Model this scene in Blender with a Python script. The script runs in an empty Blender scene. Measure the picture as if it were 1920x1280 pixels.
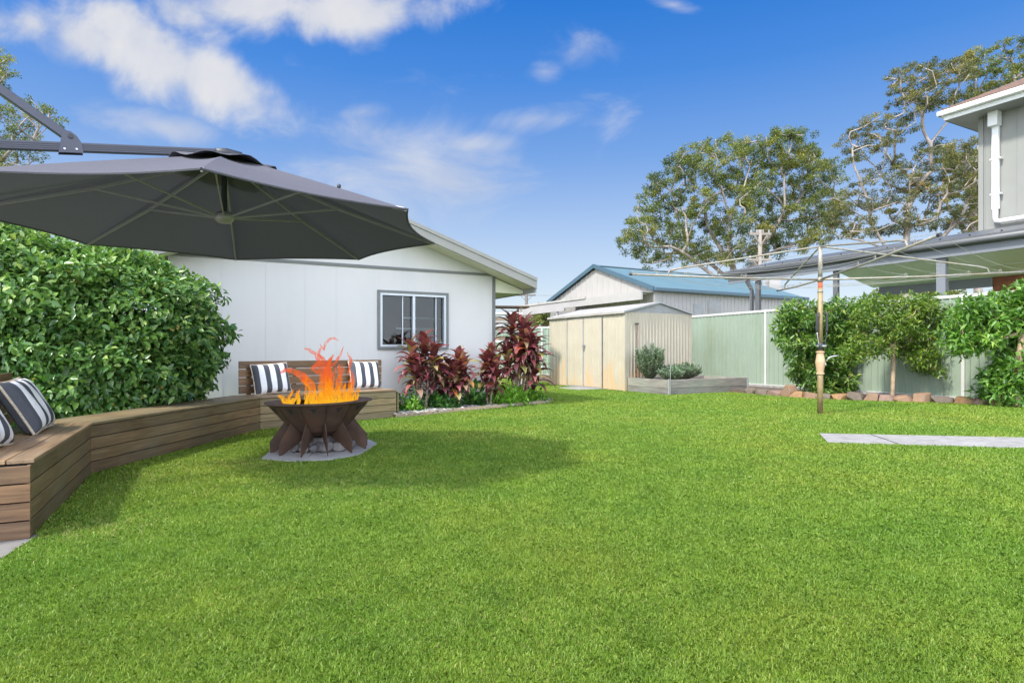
import bpy, math, random
import numpy as np
from mathutils import Vector, Matrix
R = math.radians
rng = np.random.default_rng(7)
random.seed(7)
sc = bpy.context.scene

# ------------------------------------------------------------------ camera, world, sun, exposure
F = 1130.0                       # focal length in photo pixels (1920 wide)
cam = bpy.data.objects.new("camera", bpy.data.cameras.new("camera"))
sc.collection.objects.link(cam)
cam.location = (0, 0, 1.0); cam.rotation_euler = (R(90), 0, 0)
cam.data.sensor_width = 36; cam.data.lens = F * 36 / 1920; cam.data.shift_y = 18 / 1920
cam.data.clip_start = .05; cam.data.clip_end = 3000
sc.camera = cam
SUN_TO = Vector((-.80, -.60, 0)).normalized() * math.cos(R(49)) + Vector((0, 0, math.sin(R(49))))
sun = bpy.data.objects.new("sun", bpy.data.lights.new("sun", 'SUN'))
sc.collection.objects.link(sun)
sun.data.energy = 2.0; sun.data.angle = R(5); sun.data.color = (1, .95, .87)
sun.rotation_euler = SUN_TO.to_track_quat('Z', 'Y').to_euler()
sc.view_settings.view_transform = 'Standard'; sc.view_settings.look = 'None'
sc.view_settings.gamma = 1; sc.view_settings.exposure = 1.47

def build_world():
    w = bpy.data.worlds.new("World"); sc.world = w; w.use_nodes = True
    nt = w.node_tree; N = nt.nodes; L = nt.links; N.clear()
    def nd(t, **k):
        n = N.new(t)
        for a, b in k.items(): setattr(n, a, b)
        return n
    def math_(op, a, b=None, c=None, clamp=False):
        n = nd('ShaderNodeMath', operation=op, use_clamp=clamp)
        for i, v in enumerate((a, b, c)):
            if v is None: continue
            if isinstance(v, (int, float)): n.inputs[i].default_value = v
            else: L.new(v, n.inputs[i])
        return n.outputs[0]
    out = nd('ShaderNodeOutputWorld'); bg = nd('ShaderNodeBackground'); L.new(bg.outputs[0], out.inputs[0])
    sky = nd('ShaderNodeTexSky', sky_type='NISHITA', sun_disc=False)
    sky.sun_elevation = R(49); sky.sun_rotation = math.atan2(SUN_TO.x, SUN_TO.y)
    sky.altitude = 0; sky.air_density = 1.15; sky.dust_density = .6; sky.ozone_density = 3.0
    hs = nd('ShaderNodeHueSaturation'); hs.inputs['Saturation'].default_value = 1.35
    hs.inputs['Value'].default_value = 1.0
    L.new(sky.outputs[0], hs.inputs['Color'])
    tc = nd('ShaderNodeTexCoord'); sp = nd('ShaderNodeSeparateXYZ'); L.new(tc.outputs['Generated'], sp.inputs[0])
    x, y, z = sp.outputs
    ys = math_('MAXIMUM', y, .05)
    u = math_('DIVIDE', x, ys); v = math_('DIVIDE', z, ys)
    # domain-warped cloud field over directions
    cv = nd('ShaderNodeCombineXYZ'); L.new(u, cv.inputs[0]); L.new(v, cv.inputs[1])
    def noise(scale, detail, rough, off=0., dist=0., sx=1., sy=1., rz=0.):
        mp = nd('ShaderNodeMapping'); L.new(cv.outputs[0], mp.inputs[0])
        mp.inputs['Location'].default_value = (off, off * .7, 0); mp.inputs['Scale'].default_value = (sx, sy, 1)
        mp.inputs['Rotation'].default_value = (0, 0, rz)
        n = nd('ShaderNodeTexNoise'); L.new(mp.outputs[0], n.inputs['Vector'])
        n.inputs['Scale'].default_value = scale; n.inputs['Detail'].default_value = detail
        n.inputs['Roughness'].default_value = rough; n.inputs['Distortion'].default_value = dist
        return n.outputs[0]
    n1 = noise(7.5, 9, .55, 3.1, .35)
    n2 = noise(4.0, 9, .6, 8.7, .8, 1, 2.3, .3)
    def blob(cx, cy, rx, ry, ang, amp, soft=0.):
        a = math_('SUBTRACT', u, (cx - 960) / F); b = math_('SUBTRACT', v, (658 - cy) / F)
        ca, sa = math.cos(ang), math.sin(ang)
        p = math_('ADD', math_('MULTIPLY', a, ca), math_('MULTIPLY', b, sa))
        q = math_('ADD', math_('MULTIPLY', a, -sa), math_('MULTIPLY', b, ca))
        p = math_('DIVIDE', p, rx / F); q = math_('DIVIDE', q, ry / F)
        d = math_('SQRT', math_('ADD', math_('MULTIPLY', p, p), math_('MULTIPLY', q, q)))
        return math_('MULTIPLY', math_('SUBTRACT', 1.25, d), amp)
    def union(lst):
        r = lst[0]
        for s in lst[1:]:
            n = nd('ShaderNodeMath', operation='SMOOTH_MAX'); L.new(r, n.inputs[0]); L.new(s, n.inputs[1]); n.inputs[2].default_value = .2; r = n.outputs[0]
        return r
    dense = union([blob(270, 90, 175, 80, -.55, 1.), blob(60, 45, 95, 38, -.2, .8), blob(390, 150, 130, 50, -.35, 1.), blob(160, 75, 120, 55, -.3, .9), blob(330, 20, 90, 50, -.5, .9),
                   blob(470, 10, 130, 40, .05, 1.), blob(640, 22, 170, 44, .1, 1.), blob(700, 30, 70, 45, .3, .8)])
    dmask = math_('ADD', dense, math_('MULTIPLY', math_('SUBTRACT', n1, .5), 3.0))
    mr = nd('ShaderNodeMapRange', interpolation_type='SMOOTHSTEP'); L.new(dmask, mr.inputs[0])
    mr.inputs[1].default_value = -.25; mr.inputs[2].default_value = 1.0; mr.inputs[4].default_value = .9
    wisp = union([blob(310, 240, 130, 32, -.15, .9), blob(440, 195, 90, 40, -.2, .7), blob(700, 250, 120, 60, -.25, .75), blob(800, 290, 180, 70, -.12, .8),
                  blob(680, 210, 70, 25, 0, .8), blob(880, 270, 90, 28, .0, .9), blob(800, 340, 130, 40, -.2, .6),
                  blob(1105, 75, 60, 34, 0, .35), blob(1022, 135, 24, 16, 0, .45), blob(1262, 10, 48, 16, -.2, .8), blob(1020, 225, 140, 26, .05, .5), blob(720, 320, 190, 110, -.2, .45), blob(520, 230, 22, 16, 0, .5)])
    wmask = math_('ADD', wisp, math_('MULTIPLY', math_('SUBTRACT', n2, .5), 3.0))
    mr2 = nd('ShaderNodeMapRange', interpolation_type='SMOOTHSTEP'); L.new(wmask, mr2.inputs[0])
    mr2.inputs[1].default_value = -.05; mr2.inputs[2].default_value = 1.35; mr2.inputs[4].default_value = .66
    front = math_('GREATER_THAN', y, .08)
    m = math_('MULTIPLY', math_('MAXIMUM', mr.outputs[0], mr2.outputs[0]), front)
    # unseen cloud added over the rest of the dome, thickened for fill light
    n3 = nd('ShaderNodeTexNoise'); L.new(tc.outputs['Generated'], n3.inputs['Vector']); n3.inputs['Scale'].default_value = 2.5; n3.inputs['Detail'].default_value = 8
    mr3 = nd('ShaderNodeMapRange', interpolation_type='SMOOTHSTEP'); L.new(n3.outputs[0], mr3.inputs[0]); mr3.inputs[1].default_value = .30; mr3.inputs[2].default_value = .55; mr3.inputs[4].default_value = .9
    m = math_('MAXIMUM', m, math_('MULTIPLY', mr3.outputs[0], math_('SUBTRACT', 1, front)))
    # pale air near the horizon
    hz = nd('ShaderNodeMapRange', interpolation_type='SMOOTHSTEP'); L.new(z, hz.inputs[0])
    hz.inputs[1].default_value = .42; hz.inputs[2].default_value = -.02; hz.inputs[3].default_value = 0; hz.inputs[4].default_value = .82
    # polarised-looking daylight sky: deep blue overhead to pale near the horizon, tinting the physical sky
    rp = nd('ShaderNodeValToRGB'); L.new(z, rp.inputs[0]); e = rp.color_ramp.elements
    st = [(0, (.62, .64, .70)), (.06, (.56, .60, .685)), (.16, (.41, .49, .645)), (.30, (.165, .295, .60)), (.41, (.055, .195, .575)), (.52, (.010, .135, .52)), (1, (.006, .09, .42))]
    while len(e) < len(st): e.new(.5)
    for el, (p, c) in zip(e, st): el.position = p; el.color = c + (1,)
    sc3 = nd('ShaderNodeMix', data_type='RGBA', blend_type='MULTIPLY'); sc3.inputs[0].default_value = 1; L.new(rp.outputs[0], sc3.inputs[6]); sc3.inputs[7].default_value = (2.75, 2.75, 2.75, 1)
    mixh = nd('ShaderNodeMix', data_type='RGBA'); mixh.inputs[0].default_value = .9; L.new(hs.outputs[0], mixh.inputs[6]); L.new(sc3.outputs[2], mixh.inputs[7])
    cshade = nd('ShaderNodeMapRange'); L.new(n1, cshade.inputs[0]); cshade.inputs[1].default_value = .35; cshade.inputs[2].default_value = .65
    cc = nd('ShaderNodeMix', data_type='RGBA'); L.new(cshade.outputs[0], cc.inputs[0])
    cc.inputs[6].default_value = (1.55, 1.62, 1.82, 1); cc.inputs[7].default_value = (2.0, 1.98, 1.98, 1)
    mx = nd('ShaderNodeMix', data_type='RGBA'); L.new(m, mx.inputs[0]); L.new(mixh.outputs[2], mx.inputs[6]); L.new(cc.outputs[2], mx.inputs[7])
    # sky half behind the viewer brightened, added as unseen soft fill light
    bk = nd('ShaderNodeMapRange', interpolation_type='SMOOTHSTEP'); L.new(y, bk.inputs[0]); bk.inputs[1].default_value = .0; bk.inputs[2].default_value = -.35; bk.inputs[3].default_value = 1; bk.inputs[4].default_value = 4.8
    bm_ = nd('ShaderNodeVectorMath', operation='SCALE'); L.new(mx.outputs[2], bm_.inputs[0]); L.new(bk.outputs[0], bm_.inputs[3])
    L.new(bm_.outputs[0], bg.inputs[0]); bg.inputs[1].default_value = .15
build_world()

# ------------------------------------------------------------------ helpers
def P(px, py, Y):
    """a photo direction turned into a point at real distance Y"""
    return Vector(((px - 960) / F * Y, Y, 1 - (py - 658) / F * Y))
def gz(x, y=0):
    t = min(1, max(0, (x - 5.2) / 3.0)); return .06 * t * t * (3 - 2 * t)

def tag(o, label=None, cat=None, group=None, kind=None):
    if label: o['label'] = label
    if cat: o['category'] = cat
    if group: o['group'] = group
    if kind: o['kind'] = kind
    return o
def empty(name, loc=(0, 0, 0), rz=0, parent=None):
    o = bpy.data.objects.new(name, None); sc.collection.objects.link(o)
    o.location = loc; o.rotation_euler = (0, 0, rz); o.empty_display_size = .1
    if parent: o.parent = parent
    return o
def copy_tree(o, parent=None):
    c = o.copy(); sc.collection.objects.link(c); c.parent = parent
    for ch in list(o.children): copy_tree(ch, c)
    return c

class MB:
    def __init__(s): s.v = []; s.f = []
    def add(s, vs, fs):
        n = len(s.v); s.v += [tuple(p) for p in vs]; s.f += [tuple(i + n for i in f) for f in fs]; return s
    def box(s, x0, x1, y0, y1, z0, z1, M=None):
        vs = [(x, y, z) for z in (z0, z1) for y in (y0, y1) for x in (x0, x1)]
        if M is not None: vs = [M @ Vector(p) for p in vs]
        return s.add(vs, [(0, 2, 3, 1), (4, 5, 7, 6), (0, 1, 5, 4), (2, 6, 7, 3), (0, 4, 6, 2), (1, 3, 7, 5)])
    def prism(s, poly, z0, z1):
        n = len(poly)
        a = sum(poly[i][0] * poly[(i + 1) % n][1] - poly[(i + 1) % n][0] * poly[i][1] for i in range(n))
        if a < 0: poly = poly[::-1]
        vs = [(p[0], p[1], z0) for p in poly] + [(p[0], p[1], z1) for p in poly]
        return s.add(vs, [tuple(range(n))[::-1], tuple(range(n, 2 * n))] + [(i, (i + 1) % n, n + (i + 1) % n, n + i) for i in range(n)])
    def extrude(s, pts, d):
        """polygon of 3D points pushed along vector d"""
        n = len(pts); d = Vector(d)
        vs = [tuple(Vector(p)) for p in pts] + [tuple(Vector(p) + d) for p in pts]
        return s.add(vs, [tuple(range(n))[::-1], tuple(range(n, 2 * n))] + [(i, (i + 1) % n, n + (i + 1) % n, n + i) for i in range(n)])
    def tube(s, pts, rad, n=8, caps=True, flat=None):
        pts = [Vector(p) for p in pts]; m = len(pts)
        rr = rad if isinstance(rad, (list, tuple)) else [rad] * m
        ref = None; rings = []
        for i, p in enumerate(pts):
            t = (pts[min(i + 1, m - 1)] - pts[max(i - 1, 0)]).normalized()
            if ref is None:
                ref = Vector((0, 0, 1)) if abs(t.z) < .9 else Vector((1, 0, 0))
            a = (ref - t * ref.dot(t)).normalized(); b = t.cross(a); ref = a
            k0, k1 = (1, 1) if flat is None else flat
            rings.append([p + (a * math.cos(2 * math.pi * j / n) * k0 + b * math.sin(2 * math.pi * j / n) * k1) * rr[i] for j in range(n)])
        vs = [q for r_ in rings for q in r_]; fs = []
        for i in range(m - 1):
            for j in range(n):
                fs.append((i * n + j, i * n + (j + 1) % n, (i + 1) * n + (j + 1) % n, (i + 1) * n + j))
        if caps: fs += [tuple(range(n))[::-1], tuple(range((m - 1) * n, m * n))]
        return s.add(vs, fs)
    def beam(s, a, b, w, h, up=(0, 0, 1)):
        a, b = Vector(a), Vector(b); t = (b - a).normalized(); L_ = (b - a).length
        x = t; y = Vector(up).cross(x).normalized(); z = x.cross(y)
        M = Matrix(((x.x, y.x, z.x, a.x), (x.y, y.y, z.y, a.y), (x.z, y.z, z.z, a.z), (0, 0, 0, 1)))
        return s.box(0, L_, -w / 2, w / 2, -h / 2, h / 2, M)
    def lathe(s, prof, n=16, c=(0, 0, 0), ph=0):
        vs = []; m = len(prof)
        for r_, z in prof:
            for j in range(n):
                a = 2 * math.pi * j / n + ph; vs.append((c[0] + r_ * math.cos(a), c[1] + r_ * math.sin(a), c[2] + z))
        fs = [(i * n + j, i * n + (j + 1) % n, (i + 1) * n + (j + 1) % n, (i + 1) * n + j) for i in range(m - 1) for j in range(n)]
        return s.add(vs, fs)
    def ribbed(s, L_, H, pitch=.2, rib=.05, depth=.02, x0=0, z0=0, y=0, th=.004, top=None):
        xs = [(x0, 0)]; k = 0
        while True:
            c = x0 + pitch * (k + .5)
            if c + rib > x0 + L_: break
            xs += [(c - rib * .5, 0), (c - rib * .28, -depth), (c + rib * .28, -depth), (c + rib * .5, 0)]; k += 1
        xs.append((x0 + L_, 0)); n = len(xs)
        tp = (lambda x: H) if top is None else top
        vs = [(x, y + d, z0) for x, d in xs] + [(x, y + d, tp(x)) for x, d in xs]
        vs += [(x, y + d + th, z0) for x, d in xs] + [(x, y + d + th, tp(x)) for x, d in xs]
        fs = []
        for i in range(n - 1):
            fs += [(i, i + 1, n + i + 1, n + i), (2 * n + i + 1, 2 * n + i, 3 * n + i, 3 * n + i + 1), (n + i, n + i + 1, 3 * n + i + 1, 3 * n + i)]
        return s.add(vs, fs)
    def build(s, name, mat, parent=None, loc=None, rot=None, bevel=0, smooth=False, seg=2):
        me = bpy.data.meshes.new(name); me.from_pydata(s.v, [], s.f); me.update()
        if mat: me.materials.append(mat)
        o = bpy.data.objects.new(name, me); sc.collection.objects.link(o)
        if parent: o.parent = parent
        if loc is not None: o.location = loc
        if rot is not None: o.rotation_euler = rot
        if smooth: me.shade_smooth()
        if bevel:
            b = o.modifiers.new('bevel', 'BEVEL'); b.width = bevel; b.segments = seg; b.limit_method = 'ANGLE'; b.angle_limit = R(40)
        return o

def np_mesh(name, V, Fc, mat, parent=None, tint=None, smooth=False, loc=None):
    me = bpy.data.meshes.new(name)
    nF, k = Fc.shape
    me.vertices.add(len(V)); me.vertices.foreach_set('co', np.ascontiguousarray(V, dtype=np.float32).ravel())
    me.loops.add(nF * k); me.loops.foreach_set('vertex_index', np.ascontiguousarray(Fc, dtype=np.int32).ravel())
    me.polygons.add(nF); me.polygons.foreach_set('loop_start', np.arange(0, nF * k, k, dtype=np.int32))
    me.update(calc_edges=True); me.validate()
    if tint is not None:
        a = me.attributes.new('tint', 'FLOAT', 'FACE'); a.data.foreach_set('value', np.ascontiguousarray(tint, dtype=np.float32))
    me.materials.append(mat)
    if smooth: me.shade_smooth()
    o = bpy.data.objects.new(name, me); sc.collection.objects.link(o)
    if parent: o.parent = parent
    if loc is not None: o.location = loc
    return o

def unit(a): return a / np.maximum(np.linalg.norm(a, axis=-1, keepdims=True), 1e-9)
def rnd_unit(n): return unit(rng.normal(size=(n, 3)))
def scatter(T, TF, pos, d, nrm, size, wid=None):
    """copies of leaf template T (x across, y along, z normal) at pos with directions d, normals nrm"""
    d = unit(d); x = unit(np.cross(d, nrm)); z = np.cross(x, d)
    n = len(pos); w = size if wid is None else wid
    V = pos[:, None, :] + x[:, None, :] * (T[None, :, 0, None] * w[:, None, None]) + d[:, None, :] * (T[None, :, 1, None] * size[:, None, None]) + z[:, None, :] * (T[None, :, 2, None] * size[:, None, None])
    Fc = TF[None] + (np.arange(n) * len(T))[:, None, None]
    return V.reshape(-1, 3), Fc.reshape(-1, TF.shape[1])
LEAF = np.array([(0, 0, 0), (.5, .42, .10), (0, .48, -.03), (-.5, .42, .10), (0, 1, -.12)], float); LEAF_F = np.array([(0, 1, 4, 2), (0, 2, 4, 3)])
BLEAF = np.array([(0, 0, 0), (.34, .2, .07), (.5, .46, .10), (.33, .74, .05), (0, 1, -.12), (-.33, .74, .05), (-.5, .46, .10), (-.34, .2, .07), (0, .48, -.04)], float); BLEAF_F = np.array([(0, 1, 2, 8), (8, 2, 3, 4), (8, 4, 5, 6), (0, 8, 6, 7)])
SLEAF = np.array([(0, 0, 0), (.5, .45, .06), (0, 1, 0), (-.5, .45, .06)], float); SLEAF_F = np.array([(0, 1, 2, 3)])

# ------------------------------------------------------------------ materials
def mat_base(name):
    m = bpy.data.materials.new(name); m.use_nodes = True; nt = m.node_tree
    return m, nt, nt.nodes['Principled BSDF'], nt.nodes['Material Output']
def N_(nt, t, **k):
    n = nt.nodes.new(t)
    for a, b in k.items(): setattr(n, a, b)
    return n
def noise_(nt, scale, detail=5, rough=.55, mscale=None, coord='Object', dist=0):
    tc = N_(nt, 'ShaderNodeTexCoord'); src = tc.outputs[coord]
    if mscale:
        mp = N_(nt, 'ShaderNodeMapping'); mp.inputs['Scale'].default_value = mscale; nt.links.new(src, mp.inputs[0]); src = mp.outputs[0]
    n = N_(nt, 'ShaderNodeTexNoise'); n.inputs['Scale'].default_value = scale; n.inputs['Detail'].default_value = detail
    n.inputs['Roughness'].default_value = rough; n.inputs['Distortion'].default_value = dist
    nt.links.new(src, n.inputs['Vector']); return n.outputs[0]
def ramp_(nt, src, stops):
    r_ = N_(nt, 'ShaderNodeValToRGB'); nt.links.new(src, r_.inputs[0]); e = r_.color_ramp.elements
    while len(e) < len(stops): e.new(.5)
    for el, (p, c) in zip(e, stops): el.position = p; el.color = tuple(c) + (1,) if len(c) == 3 else c
    return r_.outputs[0]
def mix_(nt, fac, a, b, mode='MIX'):
    m = N_(nt, 'ShaderNodeMix', data_type='RGBA', blend_type=mode)
    for i, v in ((0, fac), (6, a), (7, b)):
        if isinstance(v, (int, float)): m.inputs[i].default_value = v
        elif isinstance(v, tuple): m.inputs[i].default_value = v + (1,) if len(v) == 3 else v
        else: nt.links.new(v, m.inputs[i])
    return m.outputs[2]
def bump_(nt, bsdf, src, strength=.3, dist=.01):
    b = N_(nt, 'ShaderNodeBump'); b.inputs['Strength'].default_value = strength; b.inputs['Distance'].default_value = dist
    nt.links.new(src, b.inputs['Height']); nt.links.new(b.outputs[0], bsdf.inputs['Normal'])
def M(name, col, rough=.6, var=.15, scale=3, bump=.15, bscale=60, metal=0, dirt=None, dscale=1.5, damt=.4, mscale=None, dms=None):
    m, nt, b, out = mat_base(name)
    n = noise_(nt, scale, 6, .6, mscale)
    lo = tuple(c * (1 - var) for c in col); hi = tuple(min(1, c * (1 + var)) for c in col)
    c = ramp_(nt, n, [(.3, lo), (.7, hi)])
    if dirt:
        d = noise_(nt, dscale, 8, .65, dms)
        f = ramp_(nt, d, [(.48, (0, 0, 0)), (.72, (damt,) * 3)])
        c = mix_(nt, f, c, dirt)
    nt.links.new(c, b.inputs['Base Color'])
    rr = N_(nt, 'ShaderNodeMapRange'); nt.links.new(noise_(nt, scale * 4, 4), rr.inputs[0]); rr.inputs[3].default_value = rough * .8; rr.inputs[4].default_value = min(1, rough * 1.2)
    nt.links.new(rr.outputs[0], b.inputs['Roughness']); b.inputs['Metallic'].default_value = metal
    if bump: bump_(nt, b, noise_(nt, bscale, 4), bump, .004)
    return m
def leaf_mat(name, stops, rough=.4, trans=.25, ramp2=None):
    m, nt, b, out = mat_base(name)
    at = N_(nt, 'ShaderNodeAttribute', attribute_name='tint')
    c = ramp_(nt, at.outputs['Fac'], stops)
    n = noise_(nt, 14, 3); c = mix_(nt, .35, c, ramp_(nt, n, [(.3, (.55, .55, .55)), (.7, (1.3, 1.3, 1.3))]), 'MULTIPLY')
    nt.links.new(c, b.inputs['Base Color']); b.inputs['Roughness'].default_value = rough
    tr = N_(nt, 'ShaderNodeBsdfTranslucent'); nt.links.new(mix_(nt, 1., c, (1.3, 1.4, .7), 'MULTIPLY'), tr.inputs[0])
    mx = N_(nt, 'ShaderNodeMixShader'); mx.inputs[0].default_value = trans
    nt.links.new(b.outputs[0], mx.inputs[1]); nt.links.new(tr.outputs[0], mx.inputs[2]); nt.links.new(mx.outputs[0], out.inputs[0])
    return m
def wood_mat(name, dark, mid, light, rough=.55, grey=None):
    """boards along local X, each board (mesh island) with a tone of its own"""
    m, nt, b, out = mat_base(name)
    geo = N_(nt, 'ShaderNodeNewGeometry'); tc = N_(nt, 'ShaderNodeTexCoord')
    vm = N_(nt, 'ShaderNodeVectorMath', operation='MULTIPLY_ADD'); nt.links.new(tc.outputs['Object'], vm.inputs[0]); vm.inputs[1].default_value = (1.6, 22, 22)
    cb = N_(nt, 'ShaderNodeCombineXYZ'); ml = N_(nt, 'ShaderNodeMath', operation='MULTIPLY'); ml.inputs[1].default_value = 37.
    nt.links.new(geo.outputs['Random Per Island'], ml.inputs[0]); nt.links.new(ml.outputs[0], cb.inputs[0]); nt.links.new(ml.outputs[0], cb.inputs[1]); nt.links.new(cb.outputs[0], vm.inputs[2])
    n = N_(nt, 'ShaderNodeTexNoise'); n.inputs['Scale'].default_value = 1.7; n.inputs['Detail'].default_value = 8; n.inputs['Roughness'].default_value = .62; n.inputs['Distortion'].default_value = .7
    nt.links.new(vm.outputs[0], n.inputs['Vector'])
    c = ramp_(nt, n.outputs[0], [(.28, dark), (.5, mid), (.75, light)])
    isl = ramp_(nt, geo.outputs['Random Per Island'], [(0, (.62, .60, .60)), (.5, (1, 1, 1)), (1, (1.35, 1.25, 1.15))])
    c = mix_(nt, 1., c, isl, 'MULTIPLY')
    big = noise_(nt, 1.3, 5); c = mix_(nt, .6, c, ramp_(nt, big, [(.3, (.7, .7, .72)), (.7, (1.2, 1.2, 1.15))]), 'MULTIPLY')
    if grey:
        g = noise_(nt, 2.2, 6); c = mix_(nt, ramp_(nt, g, [(.4, (0, 0, 0)), (.75, (.75,) * 3)]), c, grey)
    nt.links.new(c, b.inputs['Base Color']); b.inputs['Roughness'].default_value = rough
    bump_(nt, b, n.outputs[0], .35, .004)
    return m
m_white = M("painted_white", (.74, .75, .74), .5, .04, 2, .08, 30)
m_wall = M("wall_panel_paint", (.53, .525, .505), .6, .03, 1.2, .05, 30, dirt=(.42, .45, .44), dscale=1.6, damt=.42, dms=(1, 1, .22))
m_trim = M("grey_trim", (.13, .14, .135), .5, .08, 5, .05)
m_barge = M("grey_barge", (.24, .24, .215), .5, .06, 3, .05)
m_soffit = M("cream_soffit", (.66, .66, .54), .6, .04, 2, .05)
m_alu = M("aluminium", (.44, .48, .51), .35, .05, 10, 0, metal=.3)
m_dark = M("dark_void", (.02, .02, .02), .8, .1)
m_cream = None
def cream_mat():
    m, nt, b, out = mat_base("cream_sheet_steel")
    tc = N_(nt, 'ShaderNodeTexCoord'); sp = N_(nt, 'ShaderNodeSeparateXYZ'); nt.links.new(tc.outputs['Object'], sp.inputs[0])
    h = N_(nt, 'ShaderNodeMapRange'); nt.links.new(sp.outputs[2], h.inputs[0]); h.inputs[1].default_value = 1.1; h.inputs[2].default_value = 0.; h.inputs[3].default_value = -.1; h.inputs[4].default_value = .22
    n = noise_(nt, 3.2, 7, .6, (1.4, 1.4, .28))
    a = N_(nt, 'ShaderNodeMath', operation='ADD'); nt.links.new(n, a.inputs[0]); nt.links.new(h.outputs[0], a.inputs[1])
    f = ramp_(nt, a.outputs[0], [(.56, (0, 0, 0)), (.82, (.75,) * 3)])
    c = ramp_(nt, noise_(nt, 2, 4), [(.3, (.425, .38, .29)), (.7, (.48, .435, .335))])
    c = mix_(nt, f, c, (.62, .36, .14))
    nt.links.new(c, b.inputs['Base Color']); b.inputs['Roughness'].default_value = .5
    bump_(nt, b, noise_(nt, 8, 3), .08, .01)
    return m
m_cream = cream_mat()
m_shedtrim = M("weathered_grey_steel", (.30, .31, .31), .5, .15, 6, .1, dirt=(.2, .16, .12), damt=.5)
m_shedroof = M("dull_white_roof", (.38, .365, .33), .6, .12, 4, .1, dirt=(.3, .25, .2), damt=.5)
m_fence = M("sage_fence_steel", (.25, .31, .235), .5, .05, 1.5, .05, dirt=(.18, .215, .13), dscale=1.3, damt=.6, dms=(1, 1, .4))
m_rail = M("cream_fence_rail", (.52, .52, .485), .45, .05, 3, .05)
m_ngrey = M("neighbour_wall_grey", (.36, .345, .33), .6, .06, 2, .08)
m_gwall = M("garage_wall_cream", (.36, .345, .32), .6, .05, 2, .05)
m_blue = M("blue_roof_steel", (.095, .16, .185), .4, .06, .8, .05)
m_blued = M("blue_gutter_steel", (.06, .11, .145), .4, .06, .8, .05)
m_patio = M("patio_grey_steel", (.105, .11, .115), .45, .08, 3, .05)
m_ceil = M("patio_ceiling", (.80, .86, .95), .5, .05, 1, .03)
m_clad = M("pale_grey_cladding", (.24, .245, .225), .6, .04, 2, .06)
m_tile = M("brown_roof_tile", (.17, .105, .075), .8, .25, 9, .4)
m_galv = M("galvanised_tube", (.29, .28, .24), .5, .22, 14, .15, metal=.25, dirt=(.30, .16, .07), dscale=5, damt=.6)
m_rustpole = M("weathered_pole", (.30, .22, .11), .55, .3, 8, .2, metal=.2, dirt=(.12, .10, .06), dscale=4, damt=.7)
m_orange = M("rust_orange", (.42, .10, .04), .7, .2, 12, .2)
m_copper = M("faded_copper_paint", (.50, .33, .20), .55, .15, 14, .15)
m_black = M("black_rubber", (.03, .033, .038), .5, .2, 20, .1)
m_steel = M("bare_steel", (.45, .46, .47), .3, .1, 10, 0, metal=.8)
m_wire = M("line_wire", (.38, .37, .34), .5, .1, 10, 0, metal=.3)
m_conc = M("worn_concrete", (.31, .298, .278), .85, .14, 3, .5, 90, dirt=(.13, .13, .125), dscale=7, damt=.95, dms=(1, 2.2, 1))
m_bounce = M("pale_bounce_sheet", (.50, .49, .47), .85, .1, 1, .1)
m_slab = M("paving_slab", (.34, .33, .315), .8, .1, 4, .3, 80, dirt=(.2, .2, .18), dscale=3, damt=.5)
m_rust = M("rusted_steel", (.070, .042, .028), .7, .35, 7, .3, 70, metal=.15, dirt=(.13, .060, .032), dscale=5, damt=.7)
m_rock = M("river_rock", (.135, .128, .125), .75, .35, 7, .35, 40, dirt=(.34, .31, .28), dscale=4, damt=.6)
m_pebble = M("pale_pebble", (.38, .37, .35), .8, .4, 9, .2, 60)
m_stone = M("sandstone", (.24, .145, .085), .85, .4, 5, .6, 25, dirt=(.16, .12, .10), dscale=6, damt=.8)
m_soil = M("dark_soil", (.10, .075, .055), .95, .3, 8, .6, 40)
m_bark = M("pale_bark", (.34, .29, .25), .8, .3, 2.5, .3, 18, dirt=(.16, .12, .10), dscale=1.2, damt=.9, mscale=(1, 1, .35))
m_brbark = M("brown_bark", (.34, .25, .16), .85, .3, 9, .3, 50)
m_dkbark = M("olive_bark", (.14, .10, .065), .85, .3, 9, .3, 50)
m_canvas = None
def canvas():
    m, nt, b, out = mat_base("charcoal_canvas")
    n = noise_(nt, 260, 2, .5); c = ramp_(nt, n, [(.3, (.070, .070, .084)), (.7, (.108, .107, .128))])
    nt.links.new(c, b.inputs['Base Color']); b.inputs['Roughness'].default_value = .92
    bump_(nt, b, noise_(nt, 5, 3), .25, .03)
    tr = N_(nt, 'ShaderNodeBsdfTranslucent'); tr.inputs[0].default_value = (.20, .20, .25, 1)
    mx = N_(nt, 'ShaderNodeMixShader'); mx.inputs[0].default_value = .055
    nt.links.new(b.outputs[0], mx.inputs[1]); nt.links.new(tr.outputs[0], mx.inputs[2]); nt.links.new(mx.outputs[0], out.inputs[0])
    return m
m_canvas = canvas()
m_ualu = M("anthracite_metal", (.06, .065, .085), .38, .08, 8, 0, metal=.4)
m_rib = M("dark_rib_metal", (.42, .38, .52), .4, .03, .5, 0, metal=.2)
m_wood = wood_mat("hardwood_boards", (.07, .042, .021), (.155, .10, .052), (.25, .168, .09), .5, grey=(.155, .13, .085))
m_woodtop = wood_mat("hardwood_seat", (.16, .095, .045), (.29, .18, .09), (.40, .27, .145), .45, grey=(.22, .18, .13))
m_woodred = wood_mat("hardwood_end", (.075, .040, .019), (.155, .088, .043), (.25, .15, .075), .5)
m_woodol = wood_mat("olive_boards", (.10, .072, .033), (.20, .150, .075), (.30, .235, .12), .6, grey=(.19, .165, .10))
m_sleeper = wood_mat("grey_sleeper", (.10, .095, .085), (.22, .205, .185), (.34, .32, .285), .85, grey=(.22, .24, .19))
m_edge = wood_mat("edging_timber", (.20, .15, .10), (.33, .26, .18), (.45, .36, .26), .85)

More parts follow.
